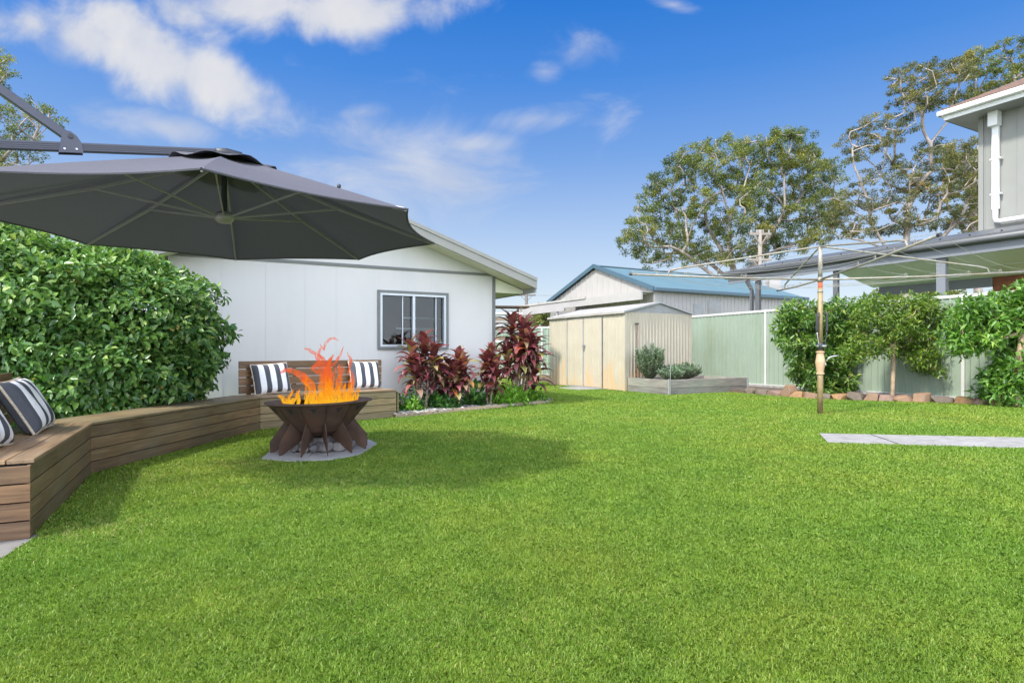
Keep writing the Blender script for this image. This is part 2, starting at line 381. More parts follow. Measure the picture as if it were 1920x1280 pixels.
# ------------------------------------------------------------------ GROUND, LAWN, GRASS
U = Vector((.8767, .4810, 0)); Vv = Vector((-.4810, .8767, 0)); AU = math.atan2(.4810, .8767)
FP = Vector((6.66, 15.8, 0)); FD = Vector((.4065, -.9137, 0)).normalized()
# bench polyline
BP = [Vector((-2.576, 3.23)), Vector((-3.41, 4.883)), Vector((-3.19, 7.635)), Vector((-1.747, 9.095))]
def offset_pl(pts, d):
    out = []
    for i, p in enumerate(pts):
        ns = []
        if i > 0: t = (p - pts[i - 1]).normalized(); ns.append(Vector((-t.y, t.x)))
        if i < len(pts) - 1: t = (pts[i + 1] - p).normalized(); ns.append(Vector((-t.y, t.x)))
        n = sum(ns, Vector((0, 0))).normalized(); k = n.dot(ns[0])
        out.append(p + n * (d / k))
    return out
PATH = [(3.70, 7.26), (5.87, 6.91), (9.5, 6.32), (8.9, 5.60), (5.25, 6.175), (3.43, 6.55)]
PIT = Vector((-1.92, 6.04, 0))
PAVE = [(-2.31, 5.54), (-2.01, 5.41), (-1.65, 5.48), (-1.46, 5.74), (-1.44, 6.46), (-1.6, 6.75), (-2.2, 6.9), (-2.5, 6.4)]
BED = [(-1.74, 9.02), (-1.35, 9.36), (-.96, 9.86), (-.2, 10.62), (.35, 11.18), (.70, 11.55), (.78, 12.0), (.2, 12.6), (-.35, 11.45), (-3.2, 9.9), (-2.0, 9.4)]
PLANT = [Vector((3.55, 13.7, 0)), Vector((3.55, 13.7, 0)) + U * 2.6, Vector((3.55, 13.7, 0)) + U * 2.6 + Vv * 1.42, Vector((3.55, 13.7, 0)) + Vv * 1.42]
STONES = [(5.5, 14.25), (5.85, 13.6), (6.1, 12.85), (6.35, 12.4), (6.7, 12.0), (7.1, 11.62), (7.5, 11.3), (8.0, 10.85), (8.45, 10.4), (8.9, 9.9), (9.6, 9.1), (10.3, 8.3)]
RBED = STONES + [tuple((FP + FD * 9.8)[:2]), tuple((FP - FD * 3.2)[:2]), (4.9, 16.9), (5.0, 15.2)]
SHED_O = Vector((2.80, 14.95, 0))
SHEDP = [SHED_O, SHED_O + U * 2.24, SHED_O + U * 2.24 + Vv * 3.46, SHED_O + Vv * 3.46]
DSLAB = [SHED_O + Vv * .95 - U * .75, SHED_O + Vv * 1.9 - U * .75, SHED_O + Vv * 1.9 - U * .05, SHED_O + Vv * .95 - U * .05]
HC = Vector((-.35, 11.3, 0))
HOUSEP = [HC, HC - U * 5.3, HC - U * 5.3 + Vv * 8, HC + Vv * 8]
CORNERP = [(-6.5, -1), (-2.62, 0.3), (-2.25, 1.9), (-2.38, 2.7), (-2.50, 3.05), (-2.56, 3.27), (-3.2, 3.0), (-6.5, 3.2)]
bo = offset_pl(BP, .55); BENCHP = [tuple(p) for p in BP] + [tuple(p) for p in bo[::-1]]
LEFTP = [tuple(bo[0]), tuple(bo[1]), tuple(bo[2]), tuple(bo[3]), (-2.2, 9.9), (-9, 6.5), (-9, 1)]
def inside(poly, x, y):
    poly = [(p[0], p[1]) for p in poly]; r_ = np.zeros(len(x), bool); n = len(poly)
    for i in range(n):
        x0, y0 = poly[i]; x1, y1 = poly[(i + 1) % n]
        if y0 == y1: continue
        c = ((y0 > y) != (y1 > y)) & (x < (x1 - x0) * (y - y0) / (y1 - y0) + x0); r_ ^= c
    return r_

def ground_mat():
    m, nt, b, out = mat_base("distant_ground")
    c = ramp_(nt, noise_(nt, .15, 8), [(.35, (.10, .12, .05)), (.65, (.16, .15, .10))])
    nt.links.new(c, b.inputs['Base Color']); b.inputs['Roughness'].default_value = .95; return m
def lawn_mats():
    m, nt, b, out = mat_base("lawn_turf")
    big = noise_(nt, .55, 5, .6); fine = noise_(nt, 55, 4, .7)
    c = mix_(nt, big, (.14, .24, .024), (.21, .31, .04))
    c = mix_(nt, .8, c, ramp_(nt, fine, [(.25, (.35, .35, .3)), (.75, (1.3, 1.3, 1.2))]), 'MULTIPLY')
    nt.links.new(c, b.inputs['Base Color']); b.inputs['Roughness'].default_value = .9
    bump_(nt, b, fine, .8, .02)
    g, nt, b, out = mat_base("grass_blades")
    at = N_(nt, 'ShaderNodeAttribute', attribute_name='tint')
    c = ramp_(nt, at.outputs['Fac'], [(0, (.065, .130, .010)), (.30, (.165, .290, .024)), (.70, (.285, .405, .052)), (.92, (.42, .47, .10)), (1, (.47, .39, .17))])
    big = noise_(nt, .5, 5, .6); mid = noise_(nt, 3.5, 5, .65)
    c = mix_(nt, .8, c, ramp_(nt, big, [(.36, (.74, .90, .78)), (.52, (1, 1, 1)), (.68, (1.30, 1.06, 1.15))]), 'MULTIPLY')
    c = mix_(nt, .8, c, ramp_(nt, mid, [(.3, (.68, .78, .66)), (.7, (1.2, 1.14, 1.1))]), 'MULTIPLY')
    nt.links.new(c, b.inputs['Base Color']); b.inputs['Roughness'].default_value = .5
    tr = N_(nt, 'ShaderNodeBsdfTranslucent'); nt.links.new(c, tr.inputs[0])
    mx = N_(nt, 'ShaderNodeMixShader'); mx.inputs[0].default_value = .35
    nt.links.new(b.outputs[0], mx.inputs[1]); nt.links.new(tr.outputs[0], mx.inputs[2]); nt.links.new(mx.outputs[0], out.inputs[0])
    return m, g
m_lawn, m_grass = lawn_mats()
g = MB().add([(-900, -900, -.03), (900, -900, -.03), (900, 1500, -.03), (-900, 1500, -.03)], [(0, 1, 2, 3)]).build("ground", ground_mat()); tag(g, kind='structure')
def make_lawn():
    xs = np.linspace(-9, 13, 67); ys = np.linspace(-4, 24, 57)
    V = np.array([(x, y, gz(x)) for y in ys for x in xs]); nx = len(xs)
    Fc = np.array([(j * nx + i, j * nx + i + 1, (j + 1) * nx + i + 1, (j + 1) * nx + i) for j in range(len(ys) - 1) for i in range(nx - 1)])
    o = np_mesh("lawn", V, Fc, m_lawn, smooth=True); tag(o, kind='structure')
make_lawn()
def make_grass():
    n = 2150000
    r0, rc, r1 = 1.35, 2.6, 21.0
    a0 = (rc ** 2 - r0 ** 2) / 2; a1 = rc ** 2 * math.log(r1 / rc)
    k = rng.random(n); s = k * (a0 + a1)
    r_ = np.where(s < a0, np.sqrt(r0 ** 2 + 2 * s), rc * np.exp((s - a0) / rc ** 2))
    th = (rng.random(n) - .5) * 2 * R(63)
    x = r_ * np.sin(th); y = r_ * np.cos(th)
    keep = np.ones(n, bool)
    for poly in (BENCHP, PATH, PAVE, BED, PLANT, RBED, SHEDP, DSLAB, HOUSEP, CORNERP, LEFTP): keep &= ~inside(poly, x, y)
    fs = (x - FP.x) * FD.y - (y - FP.y) * FD.x    # side of the fence line
    keep &= fs > 0.02
    x, y, r_ = x[keep], y[keep], r_[keep]; n = len(x)
    k = np.maximum(1, r_ / 2.9)
    z = np.array([0.]) + .06 * (lambda t: t * t * (3 - 2 * t))(np.clip((x - 5.2) / 3, 0, 1))
    h = rng.uniform(.009, .023, n) * np.minimum(1.25, k ** .35); w = rng.uniform(.0015, .0030, n) * k ** 1.05
    # tufts: neighbouring blades lean together
    ang = 2.4 * np.sin(x * 19 + 2 * np.sin(y * 13)) + 1.6 * np.cos(y * 23 + 1.7 * np.sin(x * 11)) + rng.normal(0, 2.0, n)
    lean = rng.uniform(.2, 1.1, n)
    dx, dy = np.cos(ang), np.sin(ang)
    fa = rng.uniform(0, math.pi, n); wx, wy = np.cos(fa) * w / 2, np.sin(fa) * w / 2
    b0 = np.stack([x - wx, y - wy, z], 1); b1 = np.stack([x + wx, y + wy, z], 1)
    mid = np.stack([x + dx * h * lean * .35, y + dy * h * lean * .35, z + h * .65], 1); ww = np.stack([wx, wy, wx * 0], 1) * .85
    tip = np.stack([x + dx * h * lean, y + dy * h * lean, z + h * (1.05 - .35 * lean)], 1)
    V = np.stack([b0, b1, mid + ww, tip, mid - ww], 1).reshape(-1, 3)
    near = r_ < 1e9
    Fc = np.array([0, 1, 2, 3, 4])[None] + (np.arange(n) * 5)[:, None]
    tint = np.clip(rng.beta(3.2, 3.0, n) * .9, 0, .92)
    pd = np.full(n, .012)            # worn and yellowed patches
    for (cx, cy, rx, ry, am) in ((-1.1, 4.55, .75, .42, .30), (-2.35, 5.35, .35, .3, .35), (-2.35, 3.35, .28, .22, .55), (-2.9, 4.6, .22, .9, .25), (-1.35, 6.5, .22, .35, .4), (-.1, 7.1, 1.2, .5, .22), (1.2, 9.2, 1.6, .8, .14), (4.9, 9.4, .5, .3, .2), (5.3, 8.6, 1.6, .5, .16), (4.4, 5.2, .8, .5, .14), (-.2, 2.2, .5, .3, .07), (2.3, 7.5, .8, .5, .1), (5.2, 7.05, 1.8, .10, .5), (3.1, 12.5, 1.5, .6, .12)):
        pd += am * np.exp(-(((x - cx) / rx) ** 2 + ((y - cy) / ry) ** 2)) * (.6 + .4 * np.sin(x * 31 + np.sin(y * 27) * 2))
    tint = np.clip(tint + pd * .5, 0, .92)
    dry = rng.random(n) < pd * .8; tint[dry] = rng.uniform(.93, 1, dry.sum())
    o = np_mesh("grass", V, Fc, m_grass, tint=tint)
    tag(o, 'short green mown grass covering the whole back lawn', 'grass', kind='stuff')
make_grass()

# concrete path, paving
p = MB().prism(PATH, -.05, .012).build("path", m_conc); tag(p, kind='structure')
for a, b_ in (((4.26, 7.15), (4.12, 6.42)), ((5.95, 6.88), (5.80, 6.08))):
    MB().beam((a[0], a[1], .0125), (b_[0], b_[1], .0125), .012, .004).build("path_joint", m_dark, p)
p = MB().prism([(q[0], q[1]) for q in DSLAB], -.05, .02).build("door_slab", m_conc, bevel=.01); tag(p, 'small pale concrete slab in the grass before the shed doors', 'paver')
p = MB().prism(CORNERP, -.06, .008).build("pavement", M("dark_paving", (.20, .19, .175), .85, .15, 3, .4, 60, dirt=(.08, .08, .07), dscale=4, damt=.8)); tag(p, kind='structure')
ap = empty("fire_pit_paving", (PIT.x, PIT.y, 0)); tag(ap, 'grey paving slabs set in the grass under the fire bowl', 'paving')
def rel(pts): return [(x - PIT.x, y - PIT.y) for x, y in pts]
MB().prism(rel([(-2.31, 5.54), (-2.01, 5.41), (-1.885, 5.43), (-1.95, 6.12), (-2.44, 6.2)]), -.04, .016).build("slab", m_slab, ap, bevel=.006)
MB().prism(rel([(-1.878, 5.43), (-1.65, 5.48), (-1.46, 5.74), (-1.445, 6.14), (-1.943, 6.12)]), -.04, .018).build("slab", m_slab, ap, bevel=.006)
MB().prism(rel([(-2.44, 6.207), (-1.95, 6.127), (-1.445, 6.147), (-1.44, 6.46), (-1.6, 6.75), (-2.2, 6.9), (-2.5, 6.4)]), -.04, .014).build("slab", m_slab, ap, bevel=.006)

# ------------------------------------------------------------------ BENCH
bench = empty("corner_bench", (BP[1].x, BP[1].y, 0)); tag(bench, 'long low angled hardwood bench bending along the left edge of the lawn', 'bench')
BH = .422; PW = .118
def seg_local(i):
    a, b_ = BP[i], BP[i + 1]; d = (b_ - a).normalized(); return a, b_, d, math.atan2(d.y, d.x)
def to_local(pt, a, ang):
    v = Vector((pt[0] - a.x, pt[1] - a.y)); c, s = math.cos(-ang), math.sin(-ang); return (v.x * c - v.y * s, v.x * s + v.y * c)
for i in range(3):
    a, b_, d, ang = seg_local(i)
    L_ = (b_ - a).length
    loc = (a.x - bench.location.x, a.y - bench.location.y, 0)
    mb = MB()
    for k in range(4):
        o0 = offset_pl(BP, -.012 + k * (PW + .006)); o1 = offset_pl(BP, -.012 + k * (PW + .006) + PW)
        q = [to_local(p_, a, ang) for p_ in (o0[i], o0[i + 1], o1[i + 1], o1[i])]
        g_ = .0015; q = [(q[0][0] + g_, q[0][1]), (q[1][0] - g_, q[1][1]), (q[2][0] - g_, q[2][1]), (q[3][0] + g_, q[3][1])]
        mb.prism(q, BH - .022, BH)
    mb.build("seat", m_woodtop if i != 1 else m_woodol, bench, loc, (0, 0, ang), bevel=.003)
    mb = MB(); hb = (BH - .030) / 4
    for k in range(4):
        mb.box(.001, L_ - .001, 0, .02, .008 + k * hb, .008 + k * hb + hb - .007)
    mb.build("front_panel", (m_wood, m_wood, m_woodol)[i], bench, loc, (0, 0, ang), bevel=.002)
    o0 = offset_pl(BP, .03); q = [to_local(p_, a, ang) for p_ in (offset_pl(BP, .024)[i], offset_pl(BP, .024)[i + 1], offset_pl(BP, .47)[i + 1], offset_pl(BP, .47)[i])]
    q[0] = (q[0][0] + .02, q[0][1]); q[3] = (q[3][0] + .02, q[3][1]); q[1] = (q[1][0] - .02, q[1][1]); q[2] = (q[2][0] - .02, q[2][1])
    MB().prism(q, .01, BH - .03).build("dark_gap_backing", m_dark, bench, loc, (0, 0, ang))  # near-black backing, shade between the boards put into its colour
# end panels
for (pt, sgn, mt, nm) in ((BP[0], 0, m_woodred, "end_panel"), (BP[3], 1, m_woodol, "end_panel")):
    i = 0 if sgn == 0 else 2; d = (BP[i + 1] - BP[i]).normalized(); nrm = Vector((-d.y, d.x)); ang = math.atan2(nrm.y, nrm.x)
    mb = MB()
    for k in range(4):
        if sgn == 0: mb.box(-.004, .49, 0, .02, .008 + k * hb, .008 + k * hb + hb - .007)
        else: mb.box(-.004, .49, -.02, 0, .008 + k * hb, .008 + k * hb + hb - .007)
    off = d * (-.021 if sgn == 0 else .021)
    o = mb.build(nm, mt, bench, (pt.x + off.x - bench.location.x, pt.y + off.y - bench.location.y, 0), (0, 0, ang), bevel=.002)
    if sgn == 0:
        for k in range(4):
            for xx in (.035, .43):
                for zz in (.03, .075): MB().tube([(xx, -.0015, .008 + k * hb + zz), (xx, .001, .008 + k * hb + zz)], .0035, 7).build("screw", m_steel, o)
    o['label'] = 'reddish four board end panel' if sgn == 0 else 'olive weathered four board end panel'
def backrest(i, s0, s1, off, n, z1, mt):
    a, b_, d, ang = seg_local(i); mb = MB(); hb_ = (z1 - BH - .01) / n
    for k in range(n):
        mb.box(s0, s1, off, off + .022, BH + .012 + k * hb_, BH + .012 + k * hb_ + hb_ - .009)
    loc = (a.x - bench.location.x, a.y - bench.location.y, 0)
    br = mb.build("backrest", mt, bench, loc, (0, 0, ang), bevel=.003)
    for q_ in range(4):
        s = s0 + .12 + q_ * (s1 - s0 - .29) / 3; MB().box(s, s + .045, off + .024, off + .07, .05, z1 - .03).build("batten", m_woodred, br)
backrest(2, -.07, 2.12, .50, 4, .872, m_woodred)
backrest(0, -.15, 1.84, .50, 4, .84, m_woodred)

# ------------------------------------------------------------------ PILLOWS
def pillow_mat():
    m, nt, b, out = mat_base("striped_outdoor_fabric")
    tc = N_(nt, 'ShaderNodeTexCoord'); sp = N_(nt, 'ShaderNodeSeparateXYZ'); nt.links.new(tc.outputs['Object'], sp.inputs[0])
    a = N_(nt, 'ShaderNodeMath', operation='MULTIPLY_ADD'); nt.links.new(sp.outputs[0], a.inputs[0]); a.inputs[1].default_value = 1 / .142; a.inputs[2].default_value = 10.25
    fr = N_(nt, 'ShaderNodeMath', operation='FRACT'); nt.links.new(a.outputs[0], fr.inputs[0])
    c = ramp_(nt, fr.outputs[0], [(0, (.80, .80, .82)), (.49, (.80, .80, .82)), (.51, (.070, .075, .09)), (.985, (.070, .075, .09)), (1, (.8, .8, .82))])
    nt.links.new(mix_(nt, .5, c, ramp_(nt, noise_(nt, 40, 3), [(.3, (.85,) * 3), (.7, (1.1,) * 3)]), 'MULTIPLY'), b.inputs['Base Color'])
    b.inputs['Roughness'].default_value = .9; bump_(nt, b, noise_(nt, 7, 4), .5, .03); return m
m_pillow = pillow_mat(); m_rope = M("rope_piping", (.50, .43, .33), .9, .25, 60, .6, 90)
def make_pillow(W, H, T):
    nx, ny = 28, 24; V = []; Fc = []
    for sgn in (1, -1):
        for j in range(ny + 1):
            for i in range(nx + 1):
                u_ = -1 + 2 * i / nx; v_ = -1 + 2 * j / ny
                px_ = 1 - .05 * (1 - v_ * v_) ; pz_ = 1 - .05 * (1 - u_ * u_)
                t = T / 2 * ((1 - u_ ** 4) * (1 - v_ ** 4)) ** .45
                wr = .006 * math.sin(9 * u_ + 3 * v_) * (1 - u_ * u_) * (1 - v_ * v_)
                V.append((u_ * W / 2 * px_, -sgn * (t + wr), H / 2 + v_ * H / 2 * pz_))
    n1 = (nx + 1) * (ny + 1)
    for j in range(ny):
        for i in range(nx):
            q = [j * (nx + 1) + i, j * (nx + 1) + i + 1, (j + 1) * (nx + 1) + i + 1, (j + 1) * (nx + 1) + i]
            Fc.append(q); Fc.append([n1 + k for k in q[::-1]])
    edge = []
    for k in range(96):
        a = k / 96 * 4; s = int(a); f_ = a - s
        u_, v_ = [(-1 + 2 * f_, -1), (1, -1 + 2 * f_), (1 - 2 * f_, 1), (-1, 1 - 2 * f_)][s]
        edge.append((u_ * W / 2 * (1 - .05 * (1 - v_ * v_)), 0, H / 2 + v_ * H / 2 * (1 - .05 * (1 - u_ * u_))))
    edge.append(edge[0])
    return np.array(V), np.array(Fc), edge
pv, pf, pe = make_pillow(.50, .41, .17)
proto_p = empty("striped_pillow"); np_mesh("cover", pv, pf, m_pillow, proto_p, smooth=True)
MB().tube(pe, .0095, 6, caps=False).build("piping", m_rope, proto_p, smooth=True)
def put_pillow(i, s, off, z, tilt, roll, lab, first=[True], sc_=1., yaw=0.):
    a, b_, d, ang = seg_local(i)
    nrm = Vector((-d.y, d.x)); p_ = a + d * s + nrm * off
    o = proto_p if first[0] else copy_tree(proto_p); first[0] = False
    o.location = (p_.x, p_.y, z); o.rotation_mode = 'XYZ'
    o.rotation_euler = (Matrix.Rotation(ang + yaw, 4, 'Z') @ Matrix.Rotation(-tilt, 4, 'X') @ Matrix.Rotation(roll, 4, 'Y')).to_euler()
    o.scale = (sc_,) * 3
    tag(o, lab, 'pillow', 'striped pillows on the bench')
put_pillow(2, .32, .33, BH + .012, R(16), R(-3), 'striped pillow left of the flames on the far bench section')
put_pillow(2, 1.76, .36, BH + .014, R(14), R(1), 'striped pillow right of the flames near the wooden bench end', sc_=1.02)
put_pillow(0, 1.36, .21, BH + .012, R(29), R(-2), 'striped pillow leaning by the hedge, farther of the two at the left edge', yaw=R(-2))
put_pillow(0, .48, .27, BH + .014, R(30), R(5), 'striped pillow cut off by the left edge, nearer of the two there', yaw=R(-3))

# ------------------------------------------------------------------ UMBRELLA
def umbrella():
    k = 1.75 / 1.5
    c0 = Vector((-2.003 * k, 4.196 * k, 1 + .848 * k))
    root = empty("cantilever_umbrella", (c0.x, c0.y, 0)); tag(root, 'large charcoal cantilever umbrella hanging over the bench on its arm', 'umbrella')
    zr = c0.z; Rr = 1.75; az = -1.19 + math.radians(.0); za = zr + .509 * k; zh = zr + .083 * k
    ver = [Vector((Rr * math.cos(az + q * math.pi / 4), Rr * math.sin(az + q * math.pi / 4), zr)) for q in range(8)]
    # reorder check: model uses az - (-k) * pi/4
    apex = Vector((0, 0, za)); hub = Vector((0, 0, zh))
    V = []; Fc = []; n = 12; m_ = 14
    for q in range(8):
        A, B = ver[q], ver[(q + 1) % 8]; base = len(V)
        for i in range(n + 1):
            t = i / n
            for j in range(m_ + 1):
                s = j / m_; e = A.lerp(B, s)
                sc2 = 1 - .055 * 4 * s * (1 - s) * t
                p_ = Vector((e.x * t * sc2, e.y * t * sc2, za + (zr - za) * (t ** 1.06)))
                p_.z -= -.0 + .035 * 4 * s * (1 - s) * math.sin(math.pi * min(1, t)) * .8
                V.append(tuple(p_))
        for i in range(n):
            for j in range(m_):
                a_ = base + i * (m_ + 1) + j; Fc.append((a_, a_ + 1, a_ + m_ + 2, a_ + m_ + 1))
    o = MB().add(V, Fc).build("canopy", m_canvas, root, smooth=True)
    # hem along the rim
    hem = []
    for q in range(8):
        A, B = ver[q], ver[(q + 1) % 8]
        for j in range(8):
            s = j / 8; e = A.lerp(B, s); kk = 1 - .055 * 4 * s * (1 - s); hem.append((e.x * kk, e.y * kk, zr + .0))
    hem.append(hem[0]); MB().tube(hem, .008, 5, caps=False).build("hem", m_canvas, root)
    for q in range(8):
        v = ver[q]; a_ = apex + Vector((v.x, v.y, 0)) * .03 + Vector((0, 0, -.05)); b_ = v * .995 + Vector((0, 0, -.022)); b_.z = zr - .004
        mid = a_.lerp(b_, .5) + Vector((0, 0, -.03))
        rb = MB().beam(a_, mid, .013, .024).beam(mid, b_, .013, .024).build("rib", m_rib, root, bevel=.002)
        st = MB().beam(hub + Vector((v.x, v.y, 0)) * .035, mid, .010, .016).build("strut", m_rib, root, bevel=.002)
    MB().lathe([(0, -.05), (.05, -.045), (.075, -.02), (.078, .02), (.05, .04), (0, .045)], 16, (0, 0, zh)).build("hub", m_rib, root, smooth=True)
    MB().tube([(0, 0, zh), (0, 0, za)], .022, 10).build("centre_tube", m_ualu, root)
    # wind vent cap with wavy edge
    V = []; n2 = 48
    for i in range(7):
        t = i / 6
        for j in range(n2):
            a_ = 2 * math.pi * j / n2; rr = .40 * t
            V.append((rr * math.cos(a_), rr * math.sin(a_), za + .018 - .115 * t + t * t * (.018 * math.sin(8 * a_ + .6) + .010 * math.sin(5 * a_))))
    Fc = [(i * n2 + j, i * n2 + (j + 1) % n2, (i + 1) * n2 + (j + 1) % n2, (i + 1) * n2 + j) for i in range(6) for j in range(n2)]
    o = MB().add(V, Fc).build("vent_cap", m_canvas, root, smooth=True); o.modifiers.new('th', 'SOLIDIFY').thickness = .004
    v = ver[1]; MB().lathe([(0, -.02), (.012, 0), (.016, .012), (.012, .024), (0, .03)], 10, (v.x * .66, v.y * .66, za + (zr - za) * .66 + .01)).build("button", m_black, root, smooth=True)
    # boom
    bd = Vector((-.77, -.60, -.155)); e0 = Vector((.03, .02, za + .025)); e1 = e0 + bd * 2.55; jt = e0 + bd * 1.07
    boom = MB().beam(e0, e1, .05, .062)
    boom.build("boom", m_ualu, root, bevel=.006)
    gr = MB()
    for dz in (-.014, 0, .014):
        gr.beam(e0 + Vector((.6 * .0262, -.77 * .0262, dz)), e1 + Vector((.6 * .0262, -.77 * .0262, dz)), .004, .004)
    gr.build("boom_groove", m_black, root)
    MB().tube([e0 + bd * .10, e0 + bd * .02, e0 + Vector((.06, .045, -.01)), e0 + Vector((.09, .07, -.06)), e0 + Vector((.10, .08, -.14))], [.042, .043, .043, .04, .036], 12).build("boom_end_cap", m_black, root, smooth=True)
    mast_x = e1
    top = Vector((e1.x, e1.y, 3.45))
    MB().beam(jt + Vector((0, 0, .06)), top, .048, .06).build("support_arm", m_ualu, root, bevel=.006)
    side = Vector((.6, -.77, 0)) / math.hypot(.6, .77)
    bdn = bd.normalized(); up = Vector((0, 0, 1))
    for sg in (1, -1):
        pl = []
        for (a_, z_) in ((-.07, -.045), (.075, -.045), (.062, .03), (.035, .075), (0, .105), (-.035, .11), (-.05, .09), (-.06, .02)):
            pl.append(jt + bdn * (-a_) + up * z_ + side * (.029 * sg))
        MB().extrude(pl, side * (.006 * sg)).build("joint_plate", m_ualu, root)
        for (a_, z_, r_) in ((.035, -.02, .007), (-.035, -.02, .007)):
            cpt = jt + bdn * (-a_) + up * z_ + side * (.035 * sg); MB().tube([cpt, cpt + side * .006 * sg], r_, 8).build("rivet", m_steel, root)
        cpt = jt + up * .07 + side * (.035 * sg); MB().tube([cpt, cpt + side * .01 * sg], .016, 12).build("pivot_bolt", m_black, root)
    MB().tube([(e1.x, e1.y, .05), (e1.x, e1.y, 3.5)], .045, 14).build("mast", m_ualu, root, smooth=True)
    MB().beam(e1 + Vector((0, 0, -.12)), e1 + Vector((0, 0, .12)), .13, .13).build("slider", m_black, root, bevel=.01)
    MB().box(e1.x - .5, e1.x + .5, e1.y - .5, e1.y + .5, .0, .07).build("base_plate", m_conc, root, bevel=.01)
umbrella()

# ------------------------------------------------------------------ FIRE PIT
def firepit():
    root = empty("fire_pit", (PIT.x, PIT.y, .016)); root.rotation_euler = (0, R(-1.2), 0)
    tag(root, 'rusty steel fire bowl on flared fin legs standing on paving slabs', 'fire pit')
    ph = R(-64)
    prof = [(.08, .13), (.16, .155), (.25, .205), (.325, .285), (.40, .375), (.487, .478)]
    bowl = MB().lathe(prof + [(.475, .482), (.39, .385), (.31, .30), (.23, .22), (.15, .172), (.0, .15)], 36)
    bowl.add([(.08 * math.cos(2 * math.pi * j / 36), .08 * math.sin(2 * math.pi * j / 36), .13) for j in range(36)], [tuple(range(36))[::-1]])
    bowl.build("bowl", m_rust, root, smooth=False)
    MB().lathe([(.365, .474), (.515, .478), (.517, .484), (.515, .490), (.365, .486), (.365, .474)], 48).build("rim_flange", m_rust, root)
    MB().lathe([(0, .395), (.25, .39), (.365, .37)], 24).build("ember_bed", m_dark, root)
    for k in range(12):
        a_ = ph + k * 2 * math.pi / 12; d = Vector((math.cos(a_), math.sin(a_), 0)); t = Vector((-d.y, d.x, 0)) * .005
        pts = [(.492, .474), (.335, .297), (.472, .115), (.468, .0), (.452, .0), (.14, .155), (.10, .16), (.20, .176), (.32, .272), (.47, .46)]
        pl = [d * r_ + Vector((0, 0, z)) - t * .5 for r_, z in pts]
        MB().extrude(pl, t).build("leg_fin", m_rust, root)
    for k in range(12):
        a_ = ph + (k + .5) * 2 * math.pi / 12; d = Vector((math.cos(a_), math.sin(a_), 0)); t = Vector((-d.y, d.x, 0))
        rr = lambda z: .487 - (.478 - z) * .845 + .004
        tri = [d * rr(.445) + t * .032 + Vector((0, 0, .445)), d * rr(.445) - t * .032 + Vector((0, 0, .445)), d * rr(.395) + Vector((0, 0, .395))]
        MB().extrude(tri, d * .003).build("dark_vent_plate", m_dark, root)  # proud black plates, darkness of the openings put into their colour
    tag(root)
firepit()
